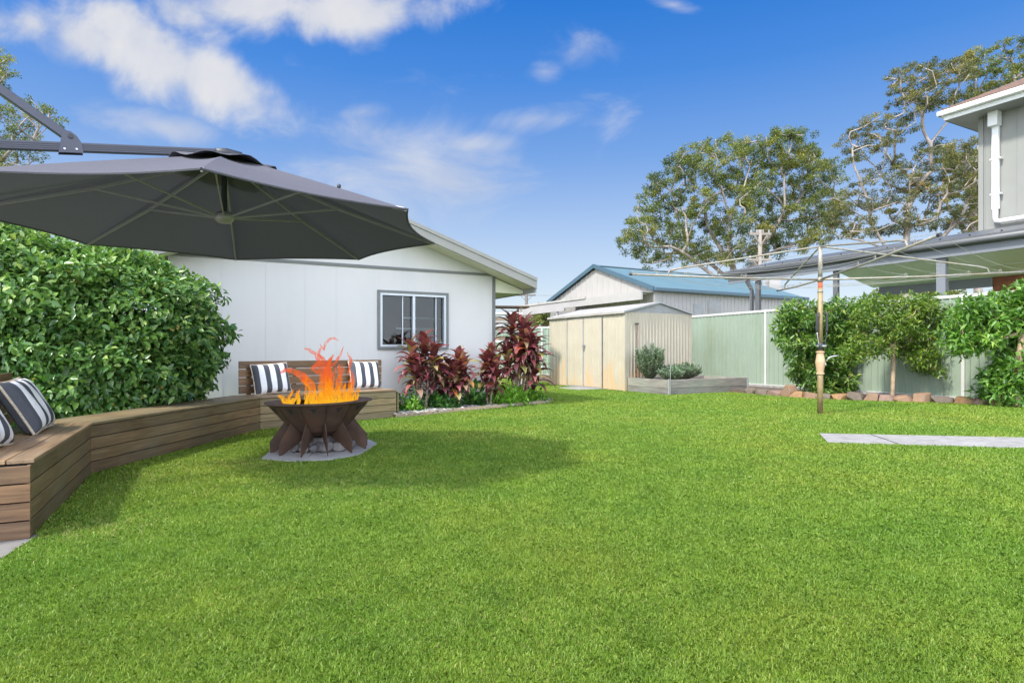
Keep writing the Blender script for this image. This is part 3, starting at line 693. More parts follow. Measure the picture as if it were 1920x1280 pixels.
def flames():
    m, nt, b, out = mat_base("flame")
    tc = N_(nt, 'ShaderNodeTexCoord'); sp = N_(nt, 'ShaderNodeSeparateXYZ'); nt.links.new(tc.outputs['Object'], sp.inputs[0])
    n = noise_(nt, 12, 5, .6, (2.4, 2.4, .5), dist=1.6)
    lw = N_(nt, 'ShaderNodeLayerWeight'); lw.inputs[0].default_value = .5
    mr = N_(nt, 'ShaderNodeMapRange'); nt.links.new(sp.outputs[2], mr.inputs[0]); mr.inputs[1].default_value = 0.; mr.inputs[2].default_value = .66
    a = N_(nt, 'ShaderNodeMath', operation='MULTIPLY_ADD'); nt.links.new(n, a.inputs[0]); a.inputs[1].default_value = .9; nt.links.new(mr.outputs[0], a.inputs[2])
    c = ramp_(nt, a.outputs[0], [(.30, (1., .85, .20)), (.50, (1., .56, .03)), (.74, (1., .33, .015)), (.9, (1., .19, .012)), (1, (.9, .13, .03))])
    em = N_(nt, 'ShaderNodeEmission'); nt.links.new(c, em.inputs[0]); em.inputs[1].default_value = .36
    tr = N_(nt, 'ShaderNodeBsdfTransparent')
    op = N_(nt, 'ShaderNodeMapRange'); nt.links.new(mr.outputs[0], op.inputs[0]); op.inputs[3].default_value = 1.0; op.inputs[4].default_value = .5
    st = ramp_(nt, noise_(nt, 15, 4, .6, (2.4, 2.4, .40), dist=1.4), [(.38, (.10,) * 3), (.56, (1,) * 3)])
    q = N_(nt, 'ShaderNodeMath', operation='MULTIPLY', use_clamp=True); nt.links.new(op.outputs[0], q.inputs[0]); nt.links.new(st, q.inputs[1])
    q2 = N_(nt, 'ShaderNodeMath', operation='MULTIPLY', use_clamp=True); nt.links.new(q.outputs[0], q2.inputs[0])
    fc = ramp_(nt, lw.outputs['Facing'], [(.22, (1,) * 3), (.88, (.0,) * 3)]); nt.links.new(fc, q2.inputs[1])
    mx = N_(nt, 'ShaderNodeMixShader'); nt.links.new(q2.outputs[0], mx.inputs[0]); nt.links.new(tr.outputs[0], mx.inputs[1]); nt.links.new(em.outputs[0], mx.inputs[2])
    nt.links.new(mx.outputs[0], out.inputs[0])
    root = empty("fire", (PIT.x, PIT.y, .41)); tag(root, 'orange flames licking up out of the rusty fire bowl', 'fire')
    def tongue(x, y, pts, w, flat=.45):
        w = w * .78
        # pts: list of (dx, z, width factor)
        P_ = []; Rr = []
        fine = 5
        for i in range(len(pts) - 1):
            for k in range(fine):
                t = k / fine; a_, b_ = pts[i], pts[i + 1]; t2 = t * t * (3 - 2 * t)
                P_.append((x + a_[0] + (b_[0] - a_[0]) * t2, y + .025 * math.sin(9 * (a_[1] + (b_[1] - a_[1]) * t)), a_[1] + (b_[1] - a_[1]) * t))
                Rr.append(max(.002, w * (a_[2] + (b_[2] - a_[2]) * t) * (1 + .16 * math.sin(31 * (a_[1] + (b_[1] - a_[1]) * t) + 40 * x))))
        P_.append((x + pts[-1][0], y, pts[-1][1])); Rr.append(.0015)
        o = MB().tube(P_, Rr, 12, flat=(1, 1)).build("flame_tongue", m, root, smooth=True)
        return o
    R_ = random.Random(3)
    T = [(-.37, -.02, [(0, 0, .7), (.01, .06, 1), (-.02, .11, .8), (-.07, .15, .4)], .040), (-.31, .02, [(0, 0, .9), (-.01, .06, 1), (.03, .13, .7), (.05, .19, .3)], .036), (-.34, .05, [(0, 0, .9), (0, .07, .8), (.02, .12, .3)], .04),
         (-.25, -.04, [(0, 0, .8), (.02, .09, .9), (.01, .17, .5), (.03, .21, .2)], .030), (-.07, -.05, [(0, 0, .9), (-.02, .12, 1.1), (-.03, .24, 1), (-.10, .33, .8), (-.19, .39, .6), (-.28, .405, .5), (-.33, .37, .2)], .062),
         (-.19, .0, [(0, .10, .2), (.01, .16, .6), (.02, .24, .5), (-.02, .31, .3)], .026), (-.01, .02, [(0, 0, 1), (.01, .15, 1.1), (.02, .30, .95), (.0, .42, .8), (.02, .50, .5), (-.03, .56, .3)], .075),
         (.07, -.03, [(0, 0, 1), (-.01, .16, 1.1), (.01, .32, .9), (.0, .44, .6), (.03, .53, .25)], .070), (.03, .06, [(0, 0, 1), (.01, .2, 1), (.0, .36, .8), (.03, .48, .5), (.07, .56, .2)], .060),
         (.13, .04, [(0, 0, 1), (.0, .12, 1), (.02, .26, .8), (.04, .38, .5), (.03, .46, .2)], .055), (.20, -.04, [(0, 0, 1), (-.01, .10, .9), (.02, .2, .6), (.04, .28, .2)], .050), (.0, -.10, [(0, 0, 1), (.0, .10, 1), (.02, .2, .5)], .06), (.10, -.12, [(0, 0, 1), (.0, .10, 1), (-.02, .18, .5)], .055),
         (.27, .0, [(0, 0, 1), (-.01, .12, 1), (.01, .22, .8), (.03, .34, .45), (.02, .40, .15)], .060), (.31, -.03, [(0, .02, .8), (.0, .09, 1), (.03, .17, .7), (.07, .22, .25)], .042), (.33, .03, [(0, .03, .7), (0, .09, .8), (.02, .17, .3)], .030),
         (.05, 0, [(-.07, .66, .2), (-.03, .60, .5), (-.02, .66, .7), (.02, .71, .8), (.07, .72, .6), (.11, .69, .2)], .030), (.02, 0, [(-.01, .50, .2), (-.05, .57, .7), (-.03, .63, .3)], .026),
         (-.06, .03, [(0, .36, .3), (-.04, .42, .9), (.02, .48, .6), (.0, .55, .6), (-.07, .60, .7), (-.13, .62, .2)], .040), (.10, .02, [(0, .44, .3), (.05, .50, .6), (.09, .57, .5), (.11, .64, .2)], .030), (.24, .05, [(0, .34, .2), (.02, .42, .7), (.04, .50, .6), (.0, .58, .2)], .030),
         (.10, .0, [(.03, .34, .2), (.04, .40, .8), (.03, .46, .2)], .022), (.20, .0, [(0, .36, .2), (.01, .41, .8), (0, .46, .2)], .018)]
    for i in range(16):
        x = R_.uniform(-.32, .36); h = R_.uniform(.08, .24); T.append((x, R_.uniform(-.16, .16), [(0, 0, .9), (R_.uniform(-.02, .02), h * .5, .8), (R_.uniform(-.04, .04), h, .2)], R_.uniform(.028, .048)))
    for t in T: tongue(t[0] + .02, t[1], t[2], t[3])
flames()
def rock(name, c, r3, seed, mat, sub=3, amp=.18, parent=None, cuts=0):
    import bmesh
    bm = bmesh.new(); bmesh.ops.create_icosphere(bm, subdivisions=sub, radius=1)
    rr = random.Random(seed)
    cutl = [(Vector((rr.uniform(-1, 1), rr.uniform(-1, 1), rr.uniform(-.7, 1))).normalized(), rr.uniform(.55, .8)) for _ in range(cuts)]
    if cuts: cutl += [(Vector((0, -1, rr.uniform(-.1, .3))).normalized(), .6), (Vector((1, rr.uniform(-.2, .2), rr.uniform(-.1, .2))).normalized(), .74), (Vector((-1, rr.uniform(-.2, .2), rr.uniform(-.1, .2))).normalized(), .74), (Vector((rr.uniform(-.2, .2), -.1, 1)).normalized(), .62)]
    fr = [(Vector((rr.uniform(-2, 2), rr.uniform(-2, 2), rr.uniform(-2, 2))), rr.uniform(0, 6)) for _ in range(6)]
    for v in bm.verts:
        p_ = v.co.copy()
        for cn, cd in cutl:
            q_ = p_.dot(cn) - cd
            if q_ > 0: p_ -= cn * q_
        v.co = p_; d = sum(math.sin(p_.dot(a_) * 1.3 + b_) for a_, b_ in fr) / 6; v.co = p_ * (1 + amp * d * 1.6 * (1 if not cuts else .35))
        v.co.x *= r3[0]; v.co.y *= r3[1]; v.co.z *= r3[2]
    me = bpy.data.meshes.new(name); bm.to_mesh(me); bm.free(); me.materials.append(mat); me.shade_smooth()
    o = bpy.data.objects.new(name, me); sc.collection.objects.link(o); o.location = c; o.rotation_euler = (0, 0, rr.uniform(0, 6)); 
    if parent: o.parent = parent
    return o
m_rockd = M("dark_grey_rock", (.09, .085, .09), .6, .3, 7, .3, 40)  # darker grey tone for single rocks of the heap
RK = [(-.20, -.17, .055, .085, 0, 'grey rounded rock at the left end of the heap under the fire bowl'), (-.09, -.20, .045, .06, 0, 'small pebble-like rock beside the second leg under the fire bowl'),
      (.0, -.21, .05, .065, 0, 'middle front rock of the heap under the fire bowl'), (.10, -.19, .065, .095, 0, 'largest pale front rock of the heap under the fire bowl'),
      (.23, -.13, .06, .08, 0, 'right front rock of the heap under the fire bowl'), (.02, -.08, .10, .10, 0, 'broad flat rock on top of the heap under the fire bowl'),
      (.13, -.02, .115, .10, 1, 'dark rock crowning the heap under the fire bowl'), (.22, .03, .08, .09, 0, 'rock at the back right of the heap under the fire bowl'),
      (.31, -.03, .06, .06, 1, 'small dark rock at the far right of the heap under the fire bowl'), (-.1, .03, .07, .09, 0, 'rock at the back left of the heap under the fire bowl')]
for i, (x, y, z, r_, dk, lab) in enumerate(RK):
    o = rock("rock", (PIT.x + x, PIT.y + y, z + .012), (r_, r_ * .85, z * .95 if z < .07 else .055), 50 + i, m_rockd if dk else m_rock, 4, .2, cuts=3)
    tag(o, lab, 'rock', 'rocks heaped under the fire bowl')

# ------------------------------------------------------------------ HOUSE
def house():
    root = empty("white_house", HC, AU); tag(root, 'small white gabled house wall with grey bargeboard behind the bench', 'house')
    # wall with window opening (local x along wall, y away)
    W = 5.3; zs = 2.40; x0, x1, z0, z1 = -2.21, -.915, 1.03, 2.04
    mb = MB()
    th = .12
    mb.box(-W, x0, 0, th, 0, zs); mb.box(x1, 0, 0, th, 0, zs); mb.box(x0, x1, 0, th, 0, z0); mb.box(x0, x1, 0, th, z1, zs)
    mb.build("wall", m_wall, root)
    MB().box(-th, -.0005, th, 8, 0, zs).box(-W, -W + th, th, 8, 0, zs).box(-W, 0, 7.9, 8, 0, zs).build("side_wall", m_wall, root)
    apx = -2.63; slope = .334; top = lambda x: 2.348 + slope * (.667 - x) if x > apx else 2.348 + slope * (.667 - apx) - slope * (apx - x)
    MB().extrude([(-W, -.012, zs + .045), (0, -.012, zs + .045), (0, -.012, top(0) - .17), (apx, -.012, top(apx) - .17), (-W, -.012, top(-W) - .17)], (0, .1, 0)).build("gable", m_wall, root)
    MB().box(-W, .0, -.022, .0, zs, zs + .045).build("trim_strip", m_trim, root)
    MB().box(-.02, .03, -.03, .0, .05, zs - .002).build("corner_trim", m_trim, root)
    jt = MB()
    for x in (-4.6, -3.98, -3.4, -2.9, -2.25 + .06, -1.25, -.08): 
        if x0 < x < x1 + .02 or abs(x - x0) < .1:
            jt.box(x, x + .012, -.0035, 0, .02, z0 - .06); jt.box(x, x + .012, -.0035, 0, z1 + .06, zs)
        else: jt.box(x, x + .014, -.0045, 0, .02, zs)
    jt.build("joint_strip", m_wall, root)
    # roof slabs
    ov = -.48; e = .667
    def slab(name, mat, y0, y1, t0, t1, xa=None):
        xa = e if xa is None else xa
        pr = [(xa, top(xa) - t0), (apx, top(apx) - t0), (apx, top(apx) - t1), (xa, top(xa) - t1)]
        xl = -W - .667
        pl = [(apx, top(apx) - t0), (xl, top(xl) - t0), (xl, top(xl) - t1), (apx, top(apx) - t1)]
        mb = MB(); mb.extrude([(p_[0], y0, p_[1]) for p_ in pr], (0, y1 - y0, 0)); mb.extrude([(p_[0], y0, p_[1]) for p_ in pl], (0, y1 - y0, 0))
        return mb.build(name, mat, root)
    slab("roof", m_barge, ov + .03, 8.2, 0, .05)
    slab("bargeboard", m_barge, ov, ov + .027, .058, .19)
    slab("barge_cap", m_barge, ov - .012, ov + .026, -.012, .052)
    slab("gable_soffit", m_soffit, ov + .03, .0, .166, .176, .64)
    # boxed eave at the side
    MB().extrude([(.001, 0, top(0) - .19), (.64, 0, top(.64) - .19), (.64, 0, 2.10), (.001, 0, 2.10)], (0, 8, 0)).build("eave_soffit", m_soffit, root)
    MB().box(.642, .672, ov + .03, 8.1, 2.09, 2.29).build("fascia", m_barge, root)
    # window
    fr = MB(); t = .045
    for (a, b_, c, d) in ((x0 - .0, x1, z1 - t, z1), (x0, x1, z0, z0 + t), (x0, x0 + t, z0 + t, z1 - t), (x1 - t, x1, z0 + t, z1 - t)): fr.box(a, b_, -.03, .06, c, d)
    wf = fr.build("window", m_trim, root)
    fr = MB(); a0, a1, c0, c1 = x0 + t, x1 - t, z0 + t, z1 - t; t2 = .038
    for (a, b_, c, d) in ((a0, a1, c1 - t2, c1), (a0, a1, c0, c0 + t2), (a0, a0 + t2, c0 + t2, c1 - t2), (a1 - t2, a1, c0 + t2, c1 - t2)): fr.box(a, b_, -.022, .07, c, d)
    xm = (a0 + a1) / 2
    fr.box(xm - .022, xm + .022, -.015, .05, c0 + t2, c1 - t2); fr.box(xm - .2, xm - .183, .03, .05, c0 + t2, c1 - t2); fr.box(a1 - .19, a1 - .175, .01, .05, c0 + t2, c1 - t2)
    fr.build("frame", m_alu, wf)
    gm, nt, b, out = mat_base("window_glass")
    gl = N_(nt, 'ShaderNodeBsdfGlossy'); gl.inputs['Roughness'].default_value = .03; gl.inputs[0].default_value = (.9, .95, 1, 1)
    tr = N_(nt, 'ShaderNodeBsdfTransparent'); tr.inputs[0].default_value = (.8, .84, .84, 1); fn = N_(nt, 'ShaderNodeFresnel'); fn.inputs[0].default_value = 1.38
    mx = N_(nt, 'ShaderNodeMixShader'); nt.links.new(fn.outputs[0], mx.inputs[0]); nt.links.new(tr.outputs[0], mx.inputs[1]); nt.links.new(gl.outputs[0], mx.inputs[2]); nt.links.new(mx.outputs[0], out.inputs[0])
    MB().box(a0 + t2, a1 - t2, .052, .056, c0 + t2, c1 - t2).build("pane", gm, wf)
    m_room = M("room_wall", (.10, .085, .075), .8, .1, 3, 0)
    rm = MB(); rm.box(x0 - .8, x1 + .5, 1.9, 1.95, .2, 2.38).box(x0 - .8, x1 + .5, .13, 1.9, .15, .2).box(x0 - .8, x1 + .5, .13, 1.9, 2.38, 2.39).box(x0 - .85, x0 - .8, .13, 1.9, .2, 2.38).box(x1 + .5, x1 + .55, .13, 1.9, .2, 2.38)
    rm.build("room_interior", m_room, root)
    ins = MB().box(x0 + .16, x0 + .28, 1.86, 1.9, 1.0, 1.5); ins.box(x0 + .75, x1 + .3, 1.3, 1.33, 1.42, 1.46).box(x0 + .8, x1 + .3, 1.0, 1.03, 1.62, 1.65)
    ins.build("interior_shelf", m_alu, root)
    return root
house()
# bottle standing inside on the sill
bt = empty("bottle", HC + U * -1.02 + Vv * .085 + Vector((0, 0, 1.075)), AU); tag(bt, 'small pale bottle with a yellow cap on the window sill', 'bottle')
MB().box(-.07, .07, -.03, .04, -.012, 0).build("sill_board", m_white, bt)
MB().lathe([(0, .0), (.022, 0), (.023, .085), (.012, .10), (0, .10)], 12).build("body", m_white, bt, smooth=True)
MB().lathe([(.0125, .098), (.0125, .13), (0, .13)], 12).build("cap", M("yellow_plastic", (.7, .5, .05), .4), bt, smooth=True)

# ------------------------------------------------------------------ GARDEN SHED
def shed():
    root = empty("garden_shed", SHED_O, AU); tag(root, 'cream ribbed steel garden shed with double doors and rust stains', 'shed')
    H = 1.97; Wd, Ln = 2.24, 3.46
    # side wall at local y=0 facing the lawn
    MB().ribbed(Wd - .1, H, .105, .032, .012, x0=.05, z0=.02).build("side_wall", m_cream, root)
    # front wall along local y, facing -x : build in a child frame rotated by 90 degrees (x' runs from far end to the corner)
    fw = MB()
    for (a, b_) in ((.0, 3.46 - 2.536), (3.46 - .905, 3.46)):
        fw.ribbed(b_ - a - .03, H, .155, .03, .012, x0=a + .015, z0=.02)
    fw.box(3.46 - 2.536, 3.46 - .905, 0, .006, 1.9, H)
    f_ = fw.build("front_wall", m_cream, root, (0, Ln, 0), (0, 0, R(-90)))
    for (a, b_, hx) in ((3.46 - 2.536, 3.46 - 1.744, 1), (3.46 - 1.744, 3.46 - .905, 0)):
        d = MB().ribbed(b_ - a - .05, 1.89, .26, .03, .010, x0=a + .025, z0=.05, y=-.012).build("door", m_cream, root, (0, Ln, 0), (0, 0, R(-90)))
        MB().box(a, a + .024, -.024, .0, .05, 1.89).box(b_ - .026, b_ - .003, -.022, .0, .05, 1.89).build("door_edge", m_shedtrim, d)
        if not hx:
            h = MB(); h.box(a - .02, a + .10, -.034, -.026, 1.10, 1.17); h.build("hasp", m_steel, d, bevel=.003)
            MB().tube([(a + .03, -.045, 1.10), (a + .03, -.05, 1.13), (a + .05, -.05, 1.13), (a + .05, -.045, 1.10)], .005, 6).box(a + .015, a + .065, -.06, -.036, 1.04, 1.10).build("padlock", m_shedtrim, d)
    MB().box(-.014, .05, -.014, .05, .0, H).build("corner_post", m_cream, root); MB().box(Wd - .05, Wd + .012, -.014, .05, .0, H).box(-.014, .05, Ln - .05, Ln + .01, 0, H).build("corner_post", m_cream, root)
    MB().box(-.03, -.002, .88, 2.56, 0, .045).build("door_track", m_shedtrim, root)
    MB().box(.02, Wd, Ln - .01, Ln, 0, H).box(Wd - .01, Wd, .05, Ln, 0, H).build("back_wall", m_cream, root)
    # roof: ridge along y at mid x
    zr = 2.24; ov = .05; e = .05
    mb = MB(); n = 1
    MB().extrude([(-e, 0, H), (Wd / 2, 0, zr), (Wd + e, 0, H), (Wd + e, 0, H + .018), (Wd / 2, 0, zr + .02), (-e, 0, H + .018)], (0, Ln + ov * 2, 0)).build("roof", m_shedroof, root, (0, -ov, .004))
    MB().extrude([(.0, -.002, H + .002), (Wd, -.002, H + .002), (Wd / 2, -.002, zr)], (0, .01, 0)).build("gable_panel", m_shedtrim, root)
    lou = MB()
    for (cx, k) in ((.86, 0), (.86, 1), (.86, 2), (1.38, 0), (1.38, 1), (1.38, 2)): lou.box(cx - .06, cx + .06, -.012, -.002, 2.03 + k * .035, 2.04 + k * .035)
    lou.build("louvre", m_shedroof, root)
    MB().extrude([(-e - .01, 0, H - .02), (-e - .01, 0, H + .022), (Wd / 2, 0, zr + .026), (Wd + e + .01, 0, H + .022), (Wd + e + .01, 0, H - .02), (Wd / 2, 0, zr - .018)], (0, .012, 0)).build("barge_flashing", m_shedtrim, root, (0, -ov - .008, .004))
    MB().box(-e - .02, -e, -ov, Ln + ov, H - .03, H + .025).build("eave_flashing", m_shedroof, root)
    sr = MB()
    for y in np.arange(.2, 3.3, .31):
        for z in (.95,): sr.tube([(-.02, y, z), (-.012, y, z)], .007, 6)
    sr.build("screw", m_shedtrim, root)
shed()
# brown garden stake against shed, thin rod by the planter
st = empty("metal_stake", SHED_O + U * .33 - Vv * .07); tag(st, 'thin dark red metal stake standing against the shed wall behind the rosemary', 'stake')
MB().tube([(0, 0, .0), (0, 0, 1.68)], .012, 6).build("shaft", M("dark_red_rust", (.12, .03, .025), .7, .2, 20), st)
MB().box(-.045, .045, -.02, .02, 1.67, 1.70).build("cross_head", m_dark, st)

# ------------------------------------------------------------------ PLANTER
pl = empty("planter_box", PLANT[0], AU); tag(pl, 'grey weathered timber sleeper planter box beside the cream shed', 'planter')
Lx, Ly, hh = 2.6, 1.42, .345
MB().box(0, Lx, 0, .05, .0, hh * .42).box(0, Lx, 0, .05, hh * .42 + .006, hh).build("sleeper_wall", m_sleeper, pl, bevel=.004)
MB().box(.05, Lx - .0, Ly - .05, Ly, .0, hh * .42).box(.05, Lx, Ly - .05, Ly, hh * .42 + .006, hh).build("sleeper_wall", m_sleeper, pl, bevel=.004)
MB().box(0, Ly - .05, 0, .05, 0, hh * .42).box(0, Ly - .05, 0, .05, hh * .42 + .006, hh).build("sleeper_wall", m_sleeper, pl, (0.0, .05, 0), (0, 0, R(90)), bevel=.004).location = (.05, .052, 0)
MB().box(0, Ly - .11, 0, .05, 0, hh * .42).box(0, Ly - .11, 0, .05, hh * .42 + .006, hh).build("sleeper_wall", m_sleeper, pl, (Lx, .052, 0), (0, 0, R(90)), bevel=.004)
MB().box(.0, .04, -.03, -.002, 0, hh + .02).box(Lx - .0, Lx + .03, -.02, .03, 0, hh + .02).build("corner_bracket", m_shedtrim, pl)
MB().box(.05, Lx - .052, .052, Ly - .052, .05, hh - .07).build("soil", m_soil, pl)
rd = MB().tube([tuple(PLANT[0] + U * .02 - Vv * .045), tuple(PLANT[0] + U * .02 - Vv * .045 + Vector((0, 0, .70)))], .008, 6).build("rod", m_steel); tag(rd, 'thin upright steel rod at the front corner of the grey planter', 'rod')

# ------------------------------------------------------------------ FENCES
def ribbed_fence(root, L0, L1, z0, z1, posts, rail=.05):
    for a, b_ in zip(posts[:-1], posts[1:]):
        MB().ribbed(b_ - a - .05, z1, .148, .06, .022, x0=a + .025, z0=z0, y=.0).build("panel", m_fence, root)
        MB().box(a + .032, b_ - .032, -.03, .018, z1 - .01, z1 + rail).build("rail", m_rail, root, bevel=.003)
        MB().box(a + .032, b_ - .032, -.026, .016, z0 - .03, z0 + .02).build("bottom_rail", m_rail, root)
    for a in posts: MB().box(a - .03, a + .03, -.035, .03, 0, z1 + rail + .003).build("post", m_rail, root, bevel=.003)
FA = math.atan2(-FD.y, -FD.x)
# local x runs along -FD direction reversed so ribs face the lawn: use x along FD, front (-y) must face the lawn
fr_ = empty("side_fence", FP, math.atan2(FD.y, FD.x)); tag(fr_, 'long sage green steel fence with cream posts and rail along the right side', 'fence')
# for x axis = FD=(.41,-.91), local -y = (-.91,-.41) -> toward the lawn
ribbed_fence(fr_, 0, 0, .11, 2.03, [-6.2, -3.1, 0, 2.2, 4.75, 7.3, 9.85])
bf_o = P(930, 610.6, 23.0); bf = empty("back_fence", (-6, 24.4, 0), R(-1.5)); tag(bf, 'short stretch of pale green steel fence seen between house and shed', 'fence')
ribbed_fence(bf, 0, 0, .05, 1.93, [0, 2.4, 4.8, 7.2, 9.2])

nb = [tuple((FP + FD * a_ - Vector((FD.y, -FD.x, 0)) * b_)[:2]) for a_, b_ in ((-9, .15), (14, .15), (14, 16), (-9, 16))]
o = MB().add([(x, y, .03) for x, y in nb], [(0, 1, 2, 3)]).build('neighbour_bounce_sheet', m_bounce); tag(o, kind='structure')  # pale sheet added to bounce neutral light up to the patio ceiling
# stones edging the right bed
pts = [Vector(p_) for p_ in STONES]; Ls = [0]
for a, b_ in zip(pts[:-1], pts[1:]): Ls.append(Ls[-1] + (b_ - a).length)
s = .05; i = 0; rs = random.Random(11)
stone_mats = [m_stone, M("orange_sandstone", (.31, .175, .075), .85, .35, 6, .8, 22, dirt=(.11, .08, .06), dscale=5, damt=.8), M("pinkish_stone", (.23, .15, .115), .85, .35, 6, .8, 22, dirt=(.11, .08, .06), dscale=5, damt=.8), M("grey_brown_stone", (.155, .12, .09), .85, .35, 6, .8, 22, dirt=(.07, .06, .05), dscale=5, damt=.8)]
stl = []
while s < Ls[-1] - .2 and i < 40:
    w = rs.uniform(.19, .38) * (1.15 if i in (2, 3) else 1)
    c = s + w / 2
    k = max(j for j in range(len(Ls)) if Ls[j] <= c); k = min(k, len(pts) - 2)
    p_ = pts[k].lerp(pts[k + 1], (c - Ls[k]) / (Ls[k + 1] - Ls[k])); d = (pts[k + 1] - pts[k]).normalized()
    h = rs.uniform(.10, .15)
    if i == 3: h = .23
    mt = rs.choice(stone_mats)
    if p_.x / p_.y > .88: break
    o = rock("edging_stone", (p_.x, p_.y, gz(p_.x) + h * .35), (w * .66, .17, h * 1.2), 100 + i, mt, 4, .22, cuts=7)
    o.rotation_euler = (0, 0, math.atan2(d.y, d.x) + rs.uniform(-.15, .15))
    stl.append((o, mt, w, h)); s += w * 1.0; i += 1
ORD = ['first', 'second', 'third', 'fourth', 'fifth', 'sixth', 'seventh', 'eighth', 'ninth', 'tenth', 'eleventh', 'twelfth', 'thirteenth', 'fourteenth', 'fifteenth', 'sixteenth', 'seventeenth', 'eighteenth', 'nineteenth', 'twentieth']
NM = {m_stone: 'brown sandstone', stone_mats[1]: 'orange sandstone', stone_mats[2]: 'pinkish stone', stone_mats[3]: 'grey brown stone'}
for q, (o, mt, w, h) in enumerate(stl):
    half = len(stl) // 2
    where = (ORD[q] + ' from the planter') if q <= half else (ORD[len(stl) - 1 - q] + ' from the right frame edge')
    if q == 3: where += ', tallest of all'
    tag(o, NM[mt] + ' block in the bed edging row, ' + where, 'stone', 'stones edging the right garden bed')
bed = MB().prism(RBED, -.02, .075).build("garden_bed", m_soil); tag(bed, kind='structure')
mulch = MB()
strip = [tuple((FP + FD * s_ + Vector((FD.y, -FD.x, 0)) * o_)[:2]) for s_, o_ in ((-3, .05), (9.7, .05), (9.7, .25), (-3, .25))]
cs = MB().prism(strip, .04, .115).build("footing", m_conc); tag(cs, kind='structure')
vb = empty("sprinkler_box", (7.78, 11.42, .075), R(20)); tag(vb, 'small cream and red garden controller box on the bed edge by the stones', 'valve box')
MB().box(-.09, .09, -.06, .06, .05, .12).build("lid", m_rail, vb, bevel=.008); MB().box(-.075, .075, -.05, .05, 0, .05).build("body", M("red_plastic", (.35, .02, .03), .5), vb, bevel=.005)
MB().tube([(.07, 0, .04), (.2, .03, .06), (.35, .08, .02), (.5, .12, .02)], .012, 6).tube([(-.07, 0, .03), (-.2, .06, .05), (-.3, .1, .02)], .012, 6).build("hose", m_black, vb, smooth=True)

# ------------------------------------------------------------------ FOLIAGE TOOLS
def tree_skeleton(trunk, clumps, rt, seed, curv=.18, up=.5, rtip=.02, limbs=(), expo=2.2, start=None):
    rr = np.random.default_rng(seed)
    nodes = [np.array(p_, float) for p_ in trunk]; par = [-1] + list(range(len(trunk) - 1))
    plen = [0.]
    for i in range(1, len(nodes)): plen.append(plen[-1] + np.linalg.norm(nodes[i] - nodes[i - 1]))
    top = nodes[-1]
    for lb in limbs:
        a = np.array(lb[0]); idx = int(np.argmin([np.linalg.norm(q_ - a) for q_ in nodes]))
        for w_ in lb[1:]:
            w_ = np.array(w_, float); a = nodes[idx].copy(); Ls_ = np.linalg.norm(w_ - a); sd_ = rr.normal(size=3) * Ls_ * .07
            for j_ in (1, 2, 3, 4): nodes.append(a + (w_ - a) * j_ / 4 + sd_ * math.sin(math.pi * j_ / 4)); par.append(idx); plen.append(plen[idx] + Ls_ / 4); idx = len(nodes) - 1
    start0 = 0
    order = sorted(range(len(clumps)), key=lambda i: np.linalg.norm(clumps[i][:3] - top))
    ends = []
    start_ok = max(1, len(trunk) // 2) if start is None else start
    for ci in order:
        c = np.array(clumps[ci][:3])
        A = np.array(nodes[start_ok:]); d = np.linalg.norm(A - c, axis=1)
        pen = d + .18 * np.array(plen[start_ok:]) + np.maximum(0, A[:, 2] - c[2]) * 1.2
        k = int(np.argmin(pen)) + start_ok; a = nodes[k]; L_ = np.linalg.norm(c - a); n = max(2, int(L_ / (rt * 3.2 + .12)))
        n = min(n, 14)
        sidev = rr.normal(size=3); sidev[2] *= .4
        pk = par[k]; prev = nodes[k] - nodes[pk] if pk >= 0 else np.array([0, 0, 1.]); prev = prev / (np.linalg.norm(prev) + 1e-6)
        c1 = a + prev * L_ * .3 + np.array([0, 0, up * L_ * .15]); idx = k
        for j in range(1, n + 1):
            t = j / n
            q = (1 - t) ** 2 * a + 2 * t * (1 - t) * c1 + t * t * c
            q = q + sidev * curv * L_ * .35 * math.sin(math.pi * t) + (rr.normal(size=3) * curv * L_ / n * .55 if j < n else 0)
            nodes.append(q); par.append(idx); plen.append(plen[idx] + L_ / n); idx = len(nodes) - 1
        ends.append(idx)
    N = len(nodes); rad = np.zeros(N)
    for e in ends: rad[e] = rtip ** expo
    for i in range(N - 1, 0, -1):
        rad[i] = max(rad[i], rtip ** expo); rad[par[i]] += rad[i]
    rad = rad ** (1 / expo); rad = rad * 1.0
    sc_ = rt / rad[0]; rad = rtip + (rad - rtip) * ((rt - rtip) / max(1e-6, rad[0] - rtip))
    return nodes, par, rad
def skel_mesh(nodes, par, rad, skip=0, sides=6):
    V = []; Fc = []
    for i in range(1, len(nodes)):
        a, b_ = Vector(nodes[par[i]]), Vector(nodes[i]); t = b_ - a
        if t.length < 1e-4: continue
        t.normalize(); x = t.orthogonal().normalized(); y = t.cross(x); n0 = len(V)
        ra, rb = min(rad[par[i]], rad[i] * 1.35), rad[i]
        a = a - t * ra * .3
        for c, r_ in ((a, ra), (b_ + t * rb * .2, rb)):
            for j in range(sides):
                an = 2 * math.pi * j / sides; V.append(tuple(c + x * math.cos(an) * r_ + y * math.sin(an) * r_))
        for j in range(sides): Fc.append((n0 + j, n0 + (j + 1) % sides, n0 + sides + (j + 1) % sides, n0 + sides + j))
    return np.array(V), np.array(Fc)
